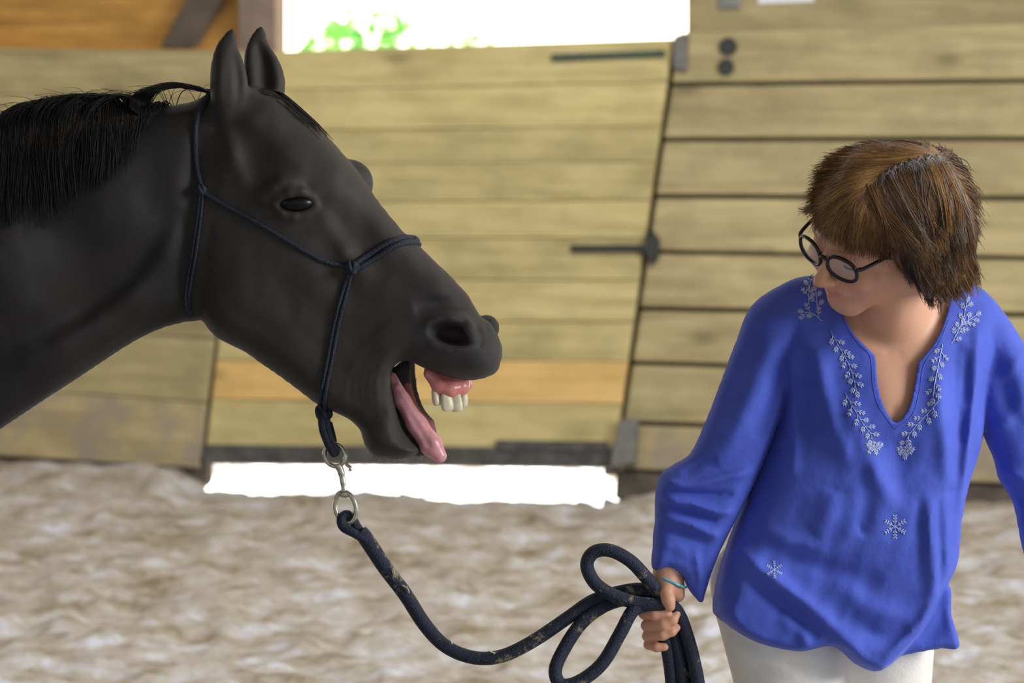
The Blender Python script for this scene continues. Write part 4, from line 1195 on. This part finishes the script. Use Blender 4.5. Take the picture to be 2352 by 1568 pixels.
# relaxed left hand (hangs beside, mostly out of frame)
LH = Field((2330, 1280, -80), (2520, 1640, 90), 4.0)
LH.cap((2420, 1300, 0), (2424, 1390, 5), 36, 28, 10); LH.cap((2424, 1390, 5), (2426, 1450, 8), 30, 34, 14)
LH.ell((2426, 1460, 8), (38, 48, 20), k=10)
for i_, ln in enumerate((74, 84, 78, 60)):
    u0 = 2402 + 17 * i_; LH.chain([(u0, 1490, 8), (u0 - 2, 1490 + ln * 0.5, 18), (u0 - 3, 1490 + ln * 0.82, 14), (u0 - 3, 1490 + ln, 4)], [11, 10, 9.5, 8], 3)
LH.chain([(2400, 1430, 14), (2384, 1460, 28), (2378, 1500, 32)], [15, 12, 10], 5)
Pl, Ql = LH.surface(2)
AP = np.concatenate([Pp, Pd, Pl]); AQ = np.concatenate([Qp, Qd + len(Pp), Ql + len(Pp) + len(Pd)])
hcol_ = np.repeat(np.array(lin(214, 158, 130))[None], len(Pd) + len(Pl), 0)
mesh_np('body', W(AP), AQ, M_SKIN, person, True, np.concatenate([pcol(Pp), hcol_]))

# --- tunic
UF = Field((1475, 600, -240), (2520, 1570, 290), 5.0)
def tun_front(U, V):
    r = 0
    for pts, wd, am in (
        ([(1862, 800), (1872, 880), (1900, 980), (1950, 1080)], 26, 12), ([(1842, 800), (1838, 900), (1850, 1000)], 18, -9),
        ([(1800, 800), (1806, 900), (1812, 1000), (1806, 1090)], 15, 10), ([(1786, 860), (1784, 960), (1760, 1060), (1712, 1160)], 20, -16),
        ([(1920, 900), (1960, 1010), (2010, 1110), (2060, 1180)], 24, 7), ([(1960, 1060), (1975, 1140), (1960, 1220)], 22, -7),
        ([(2050, 1000), (2046, 1100), (2030, 1230)], 34, -6), ([(2130, 820), (2140, 930), (2150, 1040), (2160, 1120)], 22, 10),
        ([(2185, 780), (2180, 900), (2190, 1020)], 20, -12), ([(2232, 740), (2226, 880), (2208, 1010), (2196, 1130), (2185, 1250)], 14, 15),
        ([(2205, 800), (2200, 930)], 12, -8), ([(2110, 1130), (2118, 1250), (2126, 1360)], 16, 7), ([(2150, 1130), (2156, 1230), (2160, 1320)], 12, 5), ([(2090, 1120), (2094, 1240), (2090, 1340)], 14, -4), ([(2136, 1130), (2140, 1240), (2140, 1360)], 9, -3),
        ([(1665, 1225), (1720, 1285), (1800, 1345), (1890, 1420), (1975, 1500)], 20, 15), ([(1690, 1300), (1780, 1375), (1870, 1450)], 24, -11),
        ([(1700, 1190), (1780, 1250), (1900, 1300), (2010, 1330)], 26, -8), ([(1690, 1165), (1780, 1230), (1880, 1250), (1960, 1210)], 24, 9),
        ([(1900, 1330), (2000, 1390), (2080, 1400), (2140, 1350)], 26, 8), ([(1930, 1400), (2010, 1450), (2070, 1430)], 20, -7), ([(1780, 1400), (1830, 1440), (1840, 1480)], 18, 9),
        ([(2010, 1500), (2080, 1430), (2150, 1340)], 10, 7),
        ([(1900, 1120), (1880, 1180), (1850, 1210)], 30, 9)):
        r = r + stroke(U, V, pts, wd * 0.9, am * 1.55)
    r += 5 * vnoise(U, V, 55, 21) + 5 * vnoise(U * 1.6 + 0.4 * V, V * 0.5, 42, 22)
    r += bumpc(U, V, (1930, 960), (70, 75), 16) + bumpc(U, V, (2140, 950), (60, 75), 16)
    r -= bumpc(U, V, (2040, 1030), (34, 70), 8)
    return r
UF.relief(torso, TT, TR, TW, k=6, front=tun_front)
backp = catmull([(2060, 1300), (2163, 1330), (2172, 1400), (2191, 1476), (2150, 1480), (2100, 1488), (2040, 1496), (1980, 1460)], 4, True)
UF.relief(backp, 22, 14, 104, k=3, front=lambda U, V: stroke(U, V, [(2160, 1350), (2150, 1420), (2100, 1470)], 18, -9))
sl_ctrl = [(1905, 655), (1850, 634), (1782, 660), (1722, 705), (1690, 780), (1655, 870), (1620, 960), (1584, 1036), (1548, 1062), (1513, 1088), (1502, 1140), (1500, 1200), (1495, 1255), (1497, 1304), (1530, 1300), (1562, 1316),
           (1577, 1346), (1606, 1379), (1617, 1350), (1640, 1282), (1680, 1200), (1735, 1090), (1778, 980), (1806, 890), (1835, 800), (1885, 720)]
def sl_front(U, V):
    r = 0
    for pts, wd, am in (
        ([(1512, 1104), (1580, 1108), (1660, 1090), (1730, 1075)], 11, 13), ([(1520, 1124), (1600, 1130), (1680, 1130)], 8, -11),
        ([(1506, 1142), (1570, 1148), (1640, 1168), (1690, 1170)], 10, 13), ([(1510, 1164), (1580, 1172), (1640, 1190)], 7, -10),
        ([(1502, 1184), (1560, 1190), (1620, 1216), (1650, 1226)], 11, 13), ([(1506, 1208), (1560, 1216), (1620, 1244)], 9, -9),
        ([(1500, 1240), (1550, 1250), (1600, 1290)], 14, 5), ([(1560, 1080), (1600, 1060), (1640, 1050)], 12, -7),
        ([(1770, 770), (1730, 880), (1690, 980), (1640, 1070)], 24, 9), ([(1800, 800), (1775, 900), (1735, 1010)], 16, -12), ([(1740, 740), (1700, 850), (1650, 980)], 22, -5),
        ([(1825, 790), (1800, 880), (1770, 990), (1720, 1090)], 12, 9), ([(1590, 1250), (1600, 1310), (1606, 1360)], 8, 7)):
        r = r + stroke(U, V, pts, wd, am * 1.3)
    return r + 4 * vnoise(U, V, 48, 23)
UF.relief(catmull(sl_ctrl, 4, True), [(1850, 680, 70), (1740, 780, 80), (1640, 950, 74), (1570, 1090, 66), (1540, 1200, 56), (1540, 1290, 46), (1600, 1350, 22)],
          [(1800, 700, 80), (1640, 950, 66), (1560, 1090, 48), (1530, 1200, 44), (1535, 1290, 24), (1600, 1360, 12)],
          [(1850, 680, 10), (1740, 780, 34), (1760, 960, 66), (1640, 950, 62), (1570, 1090, 74), (1660, 1180, 84), (1540, 1200, 82), (1535, 1300, 94)], k=5, front=sl_front)
sr_ctrl = [(2170, 655), (2228, 650), (2290, 697), (2352, 786), (2405, 880), (2445, 1000), (2466, 1120), (2474, 1250), (2462, 1370), (2390, 1376), (2352, 1272), (2337, 1195), (2326, 1150), (2294, 1096), (2286, 1060), (2257, 990), (2240, 930), (2225, 820)]
def sr_front(U, V):
    r = 0
    for pts, wd, am in (([(2300, 740), (2330, 860), (2340, 960)], 24, 9), ([(2270, 800), (2300, 900), (2330, 980)], 18, -10), ([(2255, 880), (2300, 860), (2352, 800)], 14, 8), ([(2290, 1070), (2340, 1100), (2400, 1110)], 14, 9), ([(2310, 1120), (2360, 1150), (2420, 1150)], 10, -8), ([(2270, 985), (2310, 960), (2350, 900)], 16, 8)):
        r = r + stroke(U, V, pts, wd, am)
    return r
UF.relief(catmull(sr_ctrl, 4, True), [(2230, 690, 70), (2330, 850, 78), (2380, 1050, 70), (2410, 1250, 56), (2420, 1360, 46)], [(2260, 720, 80), (2350, 950, 66), (2400, 1150, 56), (2420, 1350, 30)],
          [(2230, 690, 0), (2330, 850, -10), (2390, 1050, -14), (2420, 1300, 0)], k=12, front=sr_front)
Pt, Qt = UF.surface(2)
NL = catmull([(1885, 600), (1905, 660), (1922, 712), (1945, 760), (1970, 790)], 6).tolist() + [(1995, 815)] + catmull([(1997, 830), (1999, 880), (2010, 925), (2036, 966), (2062, 946), (2080, 900), (2093, 834)], 6).tolist() + [(2094, 830)] + catmull([(2128, 793), (2152, 752), (2168, 708), (2182, 655), (2190, 600)], 6).tolist()
cen = Pt[Qt].mean(1)
fw_ok = cen[:, 2] > idw(TW, cen[:, 0], cen[:, 1]) - 10
hole = poly_inside(NL, cen[:, 0], cen[:, 1]) & fw_ok
Pt, Qt = compact(Pt, Qt[~hole])
# draw the cut edge onto the neckline
ed = np.concatenate([Qt[:, [0, 1]], Qt[:, [1, 2]], Qt[:, [2, 3]], Qt[:, [3, 0]]]); key = np.sort(ed, 1)
uq, inv, cn = np.unique(key, axis=0, return_inverse=True, return_counts=True)
bv = np.unique(uq[cn == 1].ravel()); bv = bv[(Pt[bv, 1] > 620) & (Pt[bv, 1] < 990) & (Pt[bv, 0] > 1870) & (Pt[bv, 0] < 2200)]
best = np.full(len(bv), 1e9); bp = Pt[bv, :2].copy()
for i_ in range(len(NL)):
    a, b = np.array(NL[i_]), np.array(NL[(i_ + 1) % len(NL)]); d_ = b - a
    tq = np.clip(((Pt[bv, :2] - a) @ d_) / (d_ @ d_ + 1e-9), 0, 1); pr = a + tq[:, None] * d_; dd = np.linalg.norm(pr - Pt[bv, :2], axis=1)
    m_ = dd < best; best[m_] = dd[m_]; bp[m_] = pr[m_]
mv = best < 12; Pt[bv[mv], :2] = bp[mv]
tunic = mesh_np('tunic', W(Pt), Qt, M_BLUE, person)
sm = tunic.modifiers.new('cloth_thickness', 'SOLIDIFY'); sm.thickness = 0.0022; sm.offset = -1.0
# neckline seam
def on_tunic(u, v, off=0.0, default=150.0):
    w = UF.front_w(u, v); return np.array((u, v, (w if w is not None else default) + off))
mb = MB()
for seq in ([(1912, 690), (1932, 745), (1957, 786), (1984, 818), (1988, 880), (2000, 930), (2036, 980)], [(2166, 736), (2140, 790), (2105, 838), (2094, 895), (2074, 952), (2036, 980)]):
    mb.tube(W(np.array([on_tunic(u, v, 0.2) for u, v in catmull(seq, 8)])), 1.0 * S0, 5)
mb.build('neck_seam', M_BLUE, tunic)
# embroidery
mb = MB()
def leaf(u, v, a, l_, wd):
    c0 = on_tunic(u, v, 1.0); ax = np.array((math.cos(a), math.sin(a))); sd = np.array((-ax[1], ax[0]))
    V = [(u, v), tuple(np.array((u, v)) + ax * l_ * 0.5 + sd * wd), tuple(np.array((u, v)) + ax * l_), tuple(np.array((u, v)) + ax * l_ * 0.5 - sd * wd)]
    V3 = [on_tunic(x, y, 0.8) for x, y in V] + [on_tunic(*(np.array((u, v)) + ax * l_ * 0.5), 3.0)]
    mb.add(W(np.array(V3)), [(0, 1, 4), (1, 2, 4), (2, 3, 4), (3, 0, 4)])
def stem(pts, r=1.0):
    P = np.array([on_tunic(x, y, 1.0) for x, y in pts]); mb.tube(W(P), r * S0, 4)
def sprig(u, v, a, l_):
    e_ = (u + math.cos(a) * l_, v + math.sin(a) * l_); stem([(u, v), ((u + e_[0]) / 2, (v + e_[1]) / 2), e_], 0.8)
    leaf(*e_, a, 11, 2.0)
    for f, s_ in ((0.95, 0.75), (0.95, -0.75), (0.5, 0.8), (0.5, -0.8)):
        leaf(u + math.cos(a) * l_ * f, v + math.sin(a) * l_ * f, a + s_ * 0.75, 10.5, 1.9)
rv = random.Random(3)
vines = [[(1898, 760), (1912, 790), (1932, 828), (1944, 860), (1950, 890)], [(1926, 900), (1944, 935), (1964, 968), (1982, 992), (1990, 1020)], [(2150, 790), (2140, 830), (2130, 870), (2124, 905)], [(2136, 915), (2112, 945), (2086, 972), (2066, 1000), (2062, 1030)],
         [(2182, 760), (2204, 742), (2226, 728)], [(2170, 790), (2185, 765), (2200, 735), (2210, 700)], [(1880, 738), (1862, 722), (1846, 718)], [(1872, 715), (1870, 690), (1868, 665)], [(1852, 700), (1852, 675), (1856, 652)]]
def emb(name, label=None):
    global mb
    o_ = mb.build(name, M_SILV, tunic, False); mb = MB()
    if label: o_['label'] = label
for group_, lab in (((0, 1, 6, 7, 8), 'silver thread leaf vine right of neckline opening'), ((2, 3, 4, 5), 'silver thread leaf vine along neckline')):
    for vi in group_:
        P = catmull(vines[vi], 10); stem(P, 1.0); acc = 0; side = 1
        for i_ in range(1, len(P)):
            acc += np.linalg.norm(P[i_] - P[i_ - 1])
            if acc > 8.5:
                acc = 0; d_ = P[i_] - P[i_ - 1]; a = math.atan2(d_[1], d_[0])
                sprig(P[i_][0], P[i_][1], a + side * rv.uniform(0.6, 0.95), rv.uniform(10, 17)); side = -side
        d_ = P[-1] - P[-2]; sprig(P[-1][0], P[-1][1], math.atan2(d_[1], d_[0]), 12)
        if vi in (1, 3):
            for k in range(5): sprig(P[-1][0], P[-1][1] - 10, 0.35 + k * 0.6, 13)
        emb('embroidered_vine')
for (u, v, r_) in ((2036, 1200, 26), (1766, 1297, 19)):
    for k in range(6):
        a = k * math.pi / 3 + math.pi / 2; stem([(u, v), (u + math.cos(a) * r_ * 0.5, v + math.sin(a) * r_ * 0.5), (u + math.cos(a) * r_, v + math.sin(a) * r_)], 0.9)
        for f in (0.35, 0.62, 0.85):
            for s_ in (0.8, -0.8): leaf(u + math.cos(a) * r_ * f, v + math.sin(a) * r_ * f, a + s_, r_ * 0.3, r_ * 0.07)
    emb('embroidered_snowflake')

# --- trousers and shoes
LF = Field((1480, 1180, -300), (2340, 2560, 320), 9.0)
LF.ell((1895, 1340, -8), (264, 170, 92), k=30)
def gl(u, z, dy=0.0): return L(np.array(((u - 1176) * S0, foot_y + dy, z)))
k1, a1 = gl(1865, 0.42, -0.10), gl(1850, 0.08, -0.06)
k2, a2 = gl(2050, 0.43, 0.02), gl(2075, 0.09, 0.16)
LF.chain([(1792, 1400, -22), k1, a1], [146, 88, 74], k=24)
LF.chain([(2026, 1420, -14), k2, a2], [126, 86, 74], k=24)
LF.cap((1940, 1545, 130), (1905, 1680, 130), 14, 16, 24, True)
for pts in ([(1660, 1440, 50), (1760, 1490, 120), (1850, 1530, 120)], [(1700, 1520, 80), (1790, 1545, 130)]):
    LF.chain([np.array(p, float) for p in pts], [7] * len(pts), 16, True)
P, Q = LF.surface(2); mesh_np('trousers', W(P), Q, M_WHITE, person)
for (aq, dx) in ((a1, -0.03), (a2, 0.02)):
    aw = W(np.array(aq)); f = Field((-0.2, -0.3, -0.02), (0.2, 0.2, 0.2), 0.008)
    f.cap((0, 0.06, 0.05), (0, -0.02, 0.06), 0.045, 0.05, 0.02); f.cap((0, -0.02, 0.055), (dx, -0.17, 0.035), 0.05, 0.034, 0.03)
    f.F = np.maximum(f.F, -np.broadcast_to(f.ax[2][None, None, :], f.F.shape)).astype(np.float32)
    P, Q = f.surface(1); mesh_np('shoe', P + np.array((aw[0], aw[1], 0.0)), Q[:, ::-1], M_SHOE, person)
# bracelet
mb = MB(); a = np.linspace(0, 2 * math.pi, 40)
c0 = X(1541, 1334, 88); ax1 = np.array((0.92, 0.39, 0.0)); ax2 = np.array((0.0, 0.0, 1.0))
mb.tube(W(c0 + 37 * np.cos(a)[:, None] * ax1 + 37 * np.sin(a)[:, None] * ax2), 3.0 * S0, 8, cap=False)
mb.build('bracelet', M_TEAL, person)

# --- glasses
gl_ = empty('eyeglasses', tuple(W(hp(0, 4, 132)))); setpar(gl_, person)
fr = MB(); lens_P = []
an = np.linspace(0, 2 * math.pi, 44)
for s_ in (-1, 1):
    ring = np.array([hp(s_ * 45 + 35 * math.copysign(abs(math.cos(x)) ** 0.9, math.cos(x)), 8 + 27 * math.copysign(abs(math.sin(x)) ** 0.85, math.sin(x)), 134 - 0.19 * abs(s_ * 45 + 35 * math.cos(x))) for x in an])
    fr.tube(W(ring), 4.0 * HS * S0, 8, cap=False)
    fr.tube(W(catmull([hp(s_ * 78, -4, 120), hp(s_ * 88, -6, 108), hp(s_ * 96, -8, 70), hp(s_ * 102, -10, 10), hp(s_ * 100, 6, -24)], 5)), 4.2 * HS * S0, 8)
    lens_P.append(ring)
fr.tube(W(catmull([hp(-12, 2, 130), hp(0, -5, 134), hp(12, 2, 130)], 5)), 4.2 * HS * S0, 8)
fr.build('frame', M_FRAME, gl_)
for ring in lens_P:
    mb = MB(); c0 = ring.mean(0); n_ = len(ring) - 1
    R1 = ring[:-1] + HFW * 0.7; R2 = ring[:-1] - HFW * 0.7
    V = np.concatenate([R1, R2, [c0 + HFW * 1.6], [c0 + HFW * 0.2]])
    F = [(i_, (i_ + 1) % n_, 2 * n_) for i_ in range(n_)] + [(n_ + (i_ + 1) % n_, n_ + i_, 2 * n_ + 1) for i_ in range(n_)] + [(i_, n_ + i_, n_ + (i_ + 1) % n_, (i_ + 1) % n_) for i_ in range(n_)]
    mb.add(W(V), F); mb.build('lens', M_LENS, gl_)
for s_ in (-1, 1):  # lowered lashes
    mb = MB(); mb.tube(W(catmull([hp(s_ * 20, 14, 101), hp(s_ * 34, 20, 106), hp(s_ * 50, 19, 104), hp(s_ * 66, 12, 94)], 5)), 2.2 * HS * S0, 6); mb.build('eyelash_line', M_FRAME, person)

# --- hair
hair_ctrl = [(1836, 505), (1848, 450), (1880, 398), (1930, 358), (1990, 339), (2050, 336), (2105, 349), (2148, 385), (2180, 440), (2204, 500), (2214, 560), (2204, 615), (2192, 642), (2172, 668), (2140, 680), (2105, 674), (2074, 654), (2044, 624),
             (2014, 592), (1985, 570), (1950, 556), (1915, 548), (1885, 545), (1862, 535)]
RF = Field((1790, 310, 40), (2250, 740, 470), 5.0)
RF.relief(catmull(hair_ctrl, 4, True), [(1860, 480, 95), (1950, 420, 130), (2050, 420, 140), (2050, 560, 156), (2150, 500, 140), (2150, 650, 110), (1950, 530, 140), (2090, 670, 130)],
          [(1860, 480, 90), (1990, 360, 95), (2150, 420, 90), (2200, 600, 60), (2120, 690, 36), (2010, 600, 30), (1920, 550, 36)], [(1900, 450, 288), (2050, 450, 276), (2150, 600, 232), (1950, 540, 276)], k=6)
RF.ell(hp(0, -48, -18), np.array((114, 128, 142)) * HS, HM, 8)
kx, ky, kz = RF.pts(tuple(slice(None) for _ in range(3)))
face = (HM[0, 2] * (kx - HC0[0]) + HM[1, 2] * (ky - HC0[1]) + HM[2, 2] * (kz - HC0[2])) / HS
dwn = (HM[0, 1] * (kx - HC0[0]) + HM[1, 1] * (ky - HC0[1]) + HM[2, 1] * (kz - HC0[2])) / HS
cut = np.minimum(face - 60, dwn + 72)                # keep the face free below the fringe
RG = RF.F.copy()
RF.F = np.maximum(RF.F, cut.astype(np.float32))
Pr, Qr = RF.surface(2)
RF.F = RG
base_c = np.repeat(np.array(lin(66, 46, 32))[None], len(Pr), 0)
M_HBASE = plain('hair_underlayer', lin(62, 44, 30), 0.9, nscale=60, var=0.3)
hair = mesh_np('hair', W(Pr), Qr, M_HBASE, person, True, base_c)
HS_ = []; hr = np.random.default_rng(17)
pal_t = [lin(140, 100, 54), lin(112, 78, 44), lin(164, 122, 70), lin(92, 64, 38), lin(128, 88, 46)]
pal_b = [lin(78, 58, 44), lin(98, 72, 52), lin(62, 48, 42), lin(128, 104, 82), lin(126, 88, 52), lin(96, 80, 70), lin(142, 122, 104)]
pal_g = [lin(150, 144, 142), lin(128, 118, 110)]
part = catmull([(1958, 440), (1985, 420), (2020, 400), (2060, 384), (2100, 374), (2130, 376)], 10)
rh = random.Random(11)
G_ = lambda s_: rh.gauss(0, s_)
def lock(p0, p1, p2, c, n=20, r0=1.7, lift=4.0, base=3.0, N=9, spread=(9, 9, 4), back=False, short=0.18):
    """a lock: strands that leave the scalp side by side and gather at the tip"""
    p0, p1, p2 = (np.array(q, float) for q in (p0, p1, p2)); n = int(n * 1.7); r0 = r0 * 0.72
    g = lambda s_: hr.normal(0, s_, (n, 2))
    a = p0 + g(spread[0]) * (1, 0.7); b_ = p1 + g(spread[1]); e_ = p2 + g(spread[2])
    e_ = e_ + (e_ - b_) * hr.uniform(-short, 0.06, (n, 1)); lf = lift * hr.uniform(0.5, 1.2, n); of = base + hr.uniform(0, 5, n)
    K = 18; wa = hr.uniform(2, 7); wp = hr.uniform(0, 6.28); wf = hr.uniform(3, 6); nrm = np.array((-(p2 - p0)[1], (p2 - p0)[0])); nrm = nrm / (np.linalg.norm(nrm) + 1e-6); Q = np.zeros((n, K, 3)); last = None; step = 26.0 * (N - 1) / (K - 1)
    for i_, t_ in enumerate(np.linspace(0, 1, K)):
        xy = (1 - t_) ** 2 * a + 2 * t_ * (1 - t_) * b_ + t_ * t_ * e_ + nrm * (wa * t_ * math.sin(wp + wf * t_))
        w = RF.fw(xy[:, 0], xy[:, 1], back); nn = np.isnan(w)
        w = w + (-1 if back else 1) * (of * min(1, 4 * t_ + 0.4) + lf * t_ * t_)
        if last is None: w = np.where(nn, 270.0, w)
        else: w = last + np.clip(np.where(nn, -4.5, w - last), -step, step)
        last = w; Q[:, i_, :2] = xy; Q[:, i_, 2] = w
    HS_.append((Q, np.tile(np.concatenate([np.linspace(r0 * 0.8, r0, K // 2), np.linspace(r0, r0 * 0.3, K - K // 2)]), (n, 1)), np.array(c) * hr.uniform(0.75, 1.28, (n, 1))))
pt = lambda f: part[int(np.clip(f, 0, 1) * (len(part) - 1))]
for k in range(150):          # left of the parting: swept up, over and down toward the temple
    f = rh.random(); p = pt(f)
    ang = math.radians(lerp(205, 92, f ** 0.9) + G_(10))                # direction from the head centre to the lock's end
    rad_ = rh.uniform(0.86, 1.06)
    e_ = np.array((1990 + 152 * rad_ * math.cos(ang), 470 - 118 * rad_ * math.sin(ang)))
    c1 = p * 0.42 + e_ * 0.58 + np.array((8 * (1 - f), -22 + 16 * f))
    lock(p, c1, e_, rh.choice(pal_t), 20, lift=5, spread=(9, 10, 7), short=0.08)
for k in range(70):           # fringe
    f = 0.5 * rh.random(); p = pt(f); h_ = rh.random()
    e_ = np.array((1856 + 150 * h_, 548 + 52 * h_ + G_(11)))
    c1 = np.array((lerp(p[0], e_[0], 0.75) - 14, lerp(p[1], e_[1], 0.38)))
    lock(p, c1, e_, rh.choice(pal_t), 14, r0=1.5, lift=3, spread=(8, 8, 6))
for k in range(150):          # right of the parting: layers falling to the bob's edge
    f = rh.random(); p = pt(f); h_ = np.clip(0.75 * f + 0.5 * rh.random() - 0.12, 0, 1); lay = rh.random() ** 0.7
    end = np.array((lerp(2020, 2206, h_), lerp(640, 704, math.sin(h_ * 2.6))))
    start = np.array((lerp(2000, 2175, h_), lerp(500, 440, h_)))
    e_ = start + (end - start) * lerp(0.35, 1.0, lay)
    c1 = np.array((lerp(p[0], e_[0], 0.36) + 30 * h_ - 4, lerp(p[1], e_[1], 0.60)))
    e_ = e_ + np.array((16 * lay, -6 * lay * h_))
    e_ = e_ + np.array((10 * math.sin(k * 1.7) + 2 * h_, 4 * math.cos(k)))
    lock(p + np.array((3, 4)), c1, e_, rh.choice(pal_b if rh.random() < 0.75 else pal_t), 20, lift=4 + 14 * (1 - lay), base=3 + 10 * (1 - lay), spread=(9, 9, 5))
for k in range(90):           # crown and the right outline
    a = math.radians(rh.uniform(-34, 84)); p = pt(0.62 + 0.38 * rh.random()); q_ = rh.uniform(0.8, 1.03)
    e_ = np.array((2070 + 144 * q_ * math.cos(a), 500 - 148 * q_ * math.sin(a)))
    c1 = p * 0.45 + e_ * 0.55 + np.array((10, -8))
    lock(p, c1, e_, rh.choice(pal_b + pal_t), 20, lift=2, spread=(12, 11, 8), short=0.1)
for k in range(36):           # nape ends flicked out
    h_ = rh.random(); b0 = np.array((lerp(2070, 2180, h_), lerp(610, 600, h_)))
    lock(b0, b0 + np.array((16, 50)), b0 + np.array((30 + 16 * h_ + G_(6), 92 - 40 * h_ + G_(8))), rh.choice(pal_b), 12, lift=2, base=8, spread=(9, 7, 5))
for k in range(26):           # grey roots along the parting
    p = pt(rh.random()); s_ = rh.choice((-1, 1))
    lock(p, p + np.array((s_ * 10, 8)), p + np.array((s_ * 18 + G_(4), 26 + G_(6))), rh.choice(pal_g), 5, r0=1.3, lift=2, base=8, N=5, spread=(5, 4, 4))
for k in range(18):           # over the far temple, down to the glasses
    p = pt(0.25 * rh.random()); lock(p, (1872 + G_(6), 448), (1846 + 20 * rh.random(), 512 + 26 * rh.random()), rh.choice(pal_t), 14, lift=3, spread=(8, 7, 5), short=0.06)
for k in range(14):           # stray ends at the left temple
    lock((1866, 466), (1840 + G_(4), 494), (1822 + G_(5), 478 + 26 * rh.random()), rh.choice(pal_t), 5, r0=1.2, spread=(6, 4, 4))
for k in range(60):           # the far side of the head
    p = pt(rh.random()); e_ = np.array((rh.uniform(1890, 2195), rh.uniform(520, 690)))
    lock(p, (p + e_) / 2 + np.array((G_(20), -30)), e_, rh.choice(pal_b), 10, r0=3.0, N=7, back=True, spread=(12, 12, 8))
strands_mesh('hair_locks', np.concatenate([q[0] for q in HS_]), np.concatenate([q[1] for q in HS_]), np.concatenate([q[2] for q in HS_]), M_BROWN, hair)
tag(person, 'person in embroidered blue tunic, white trousers and black glasses, holding a lead rope', 'person')
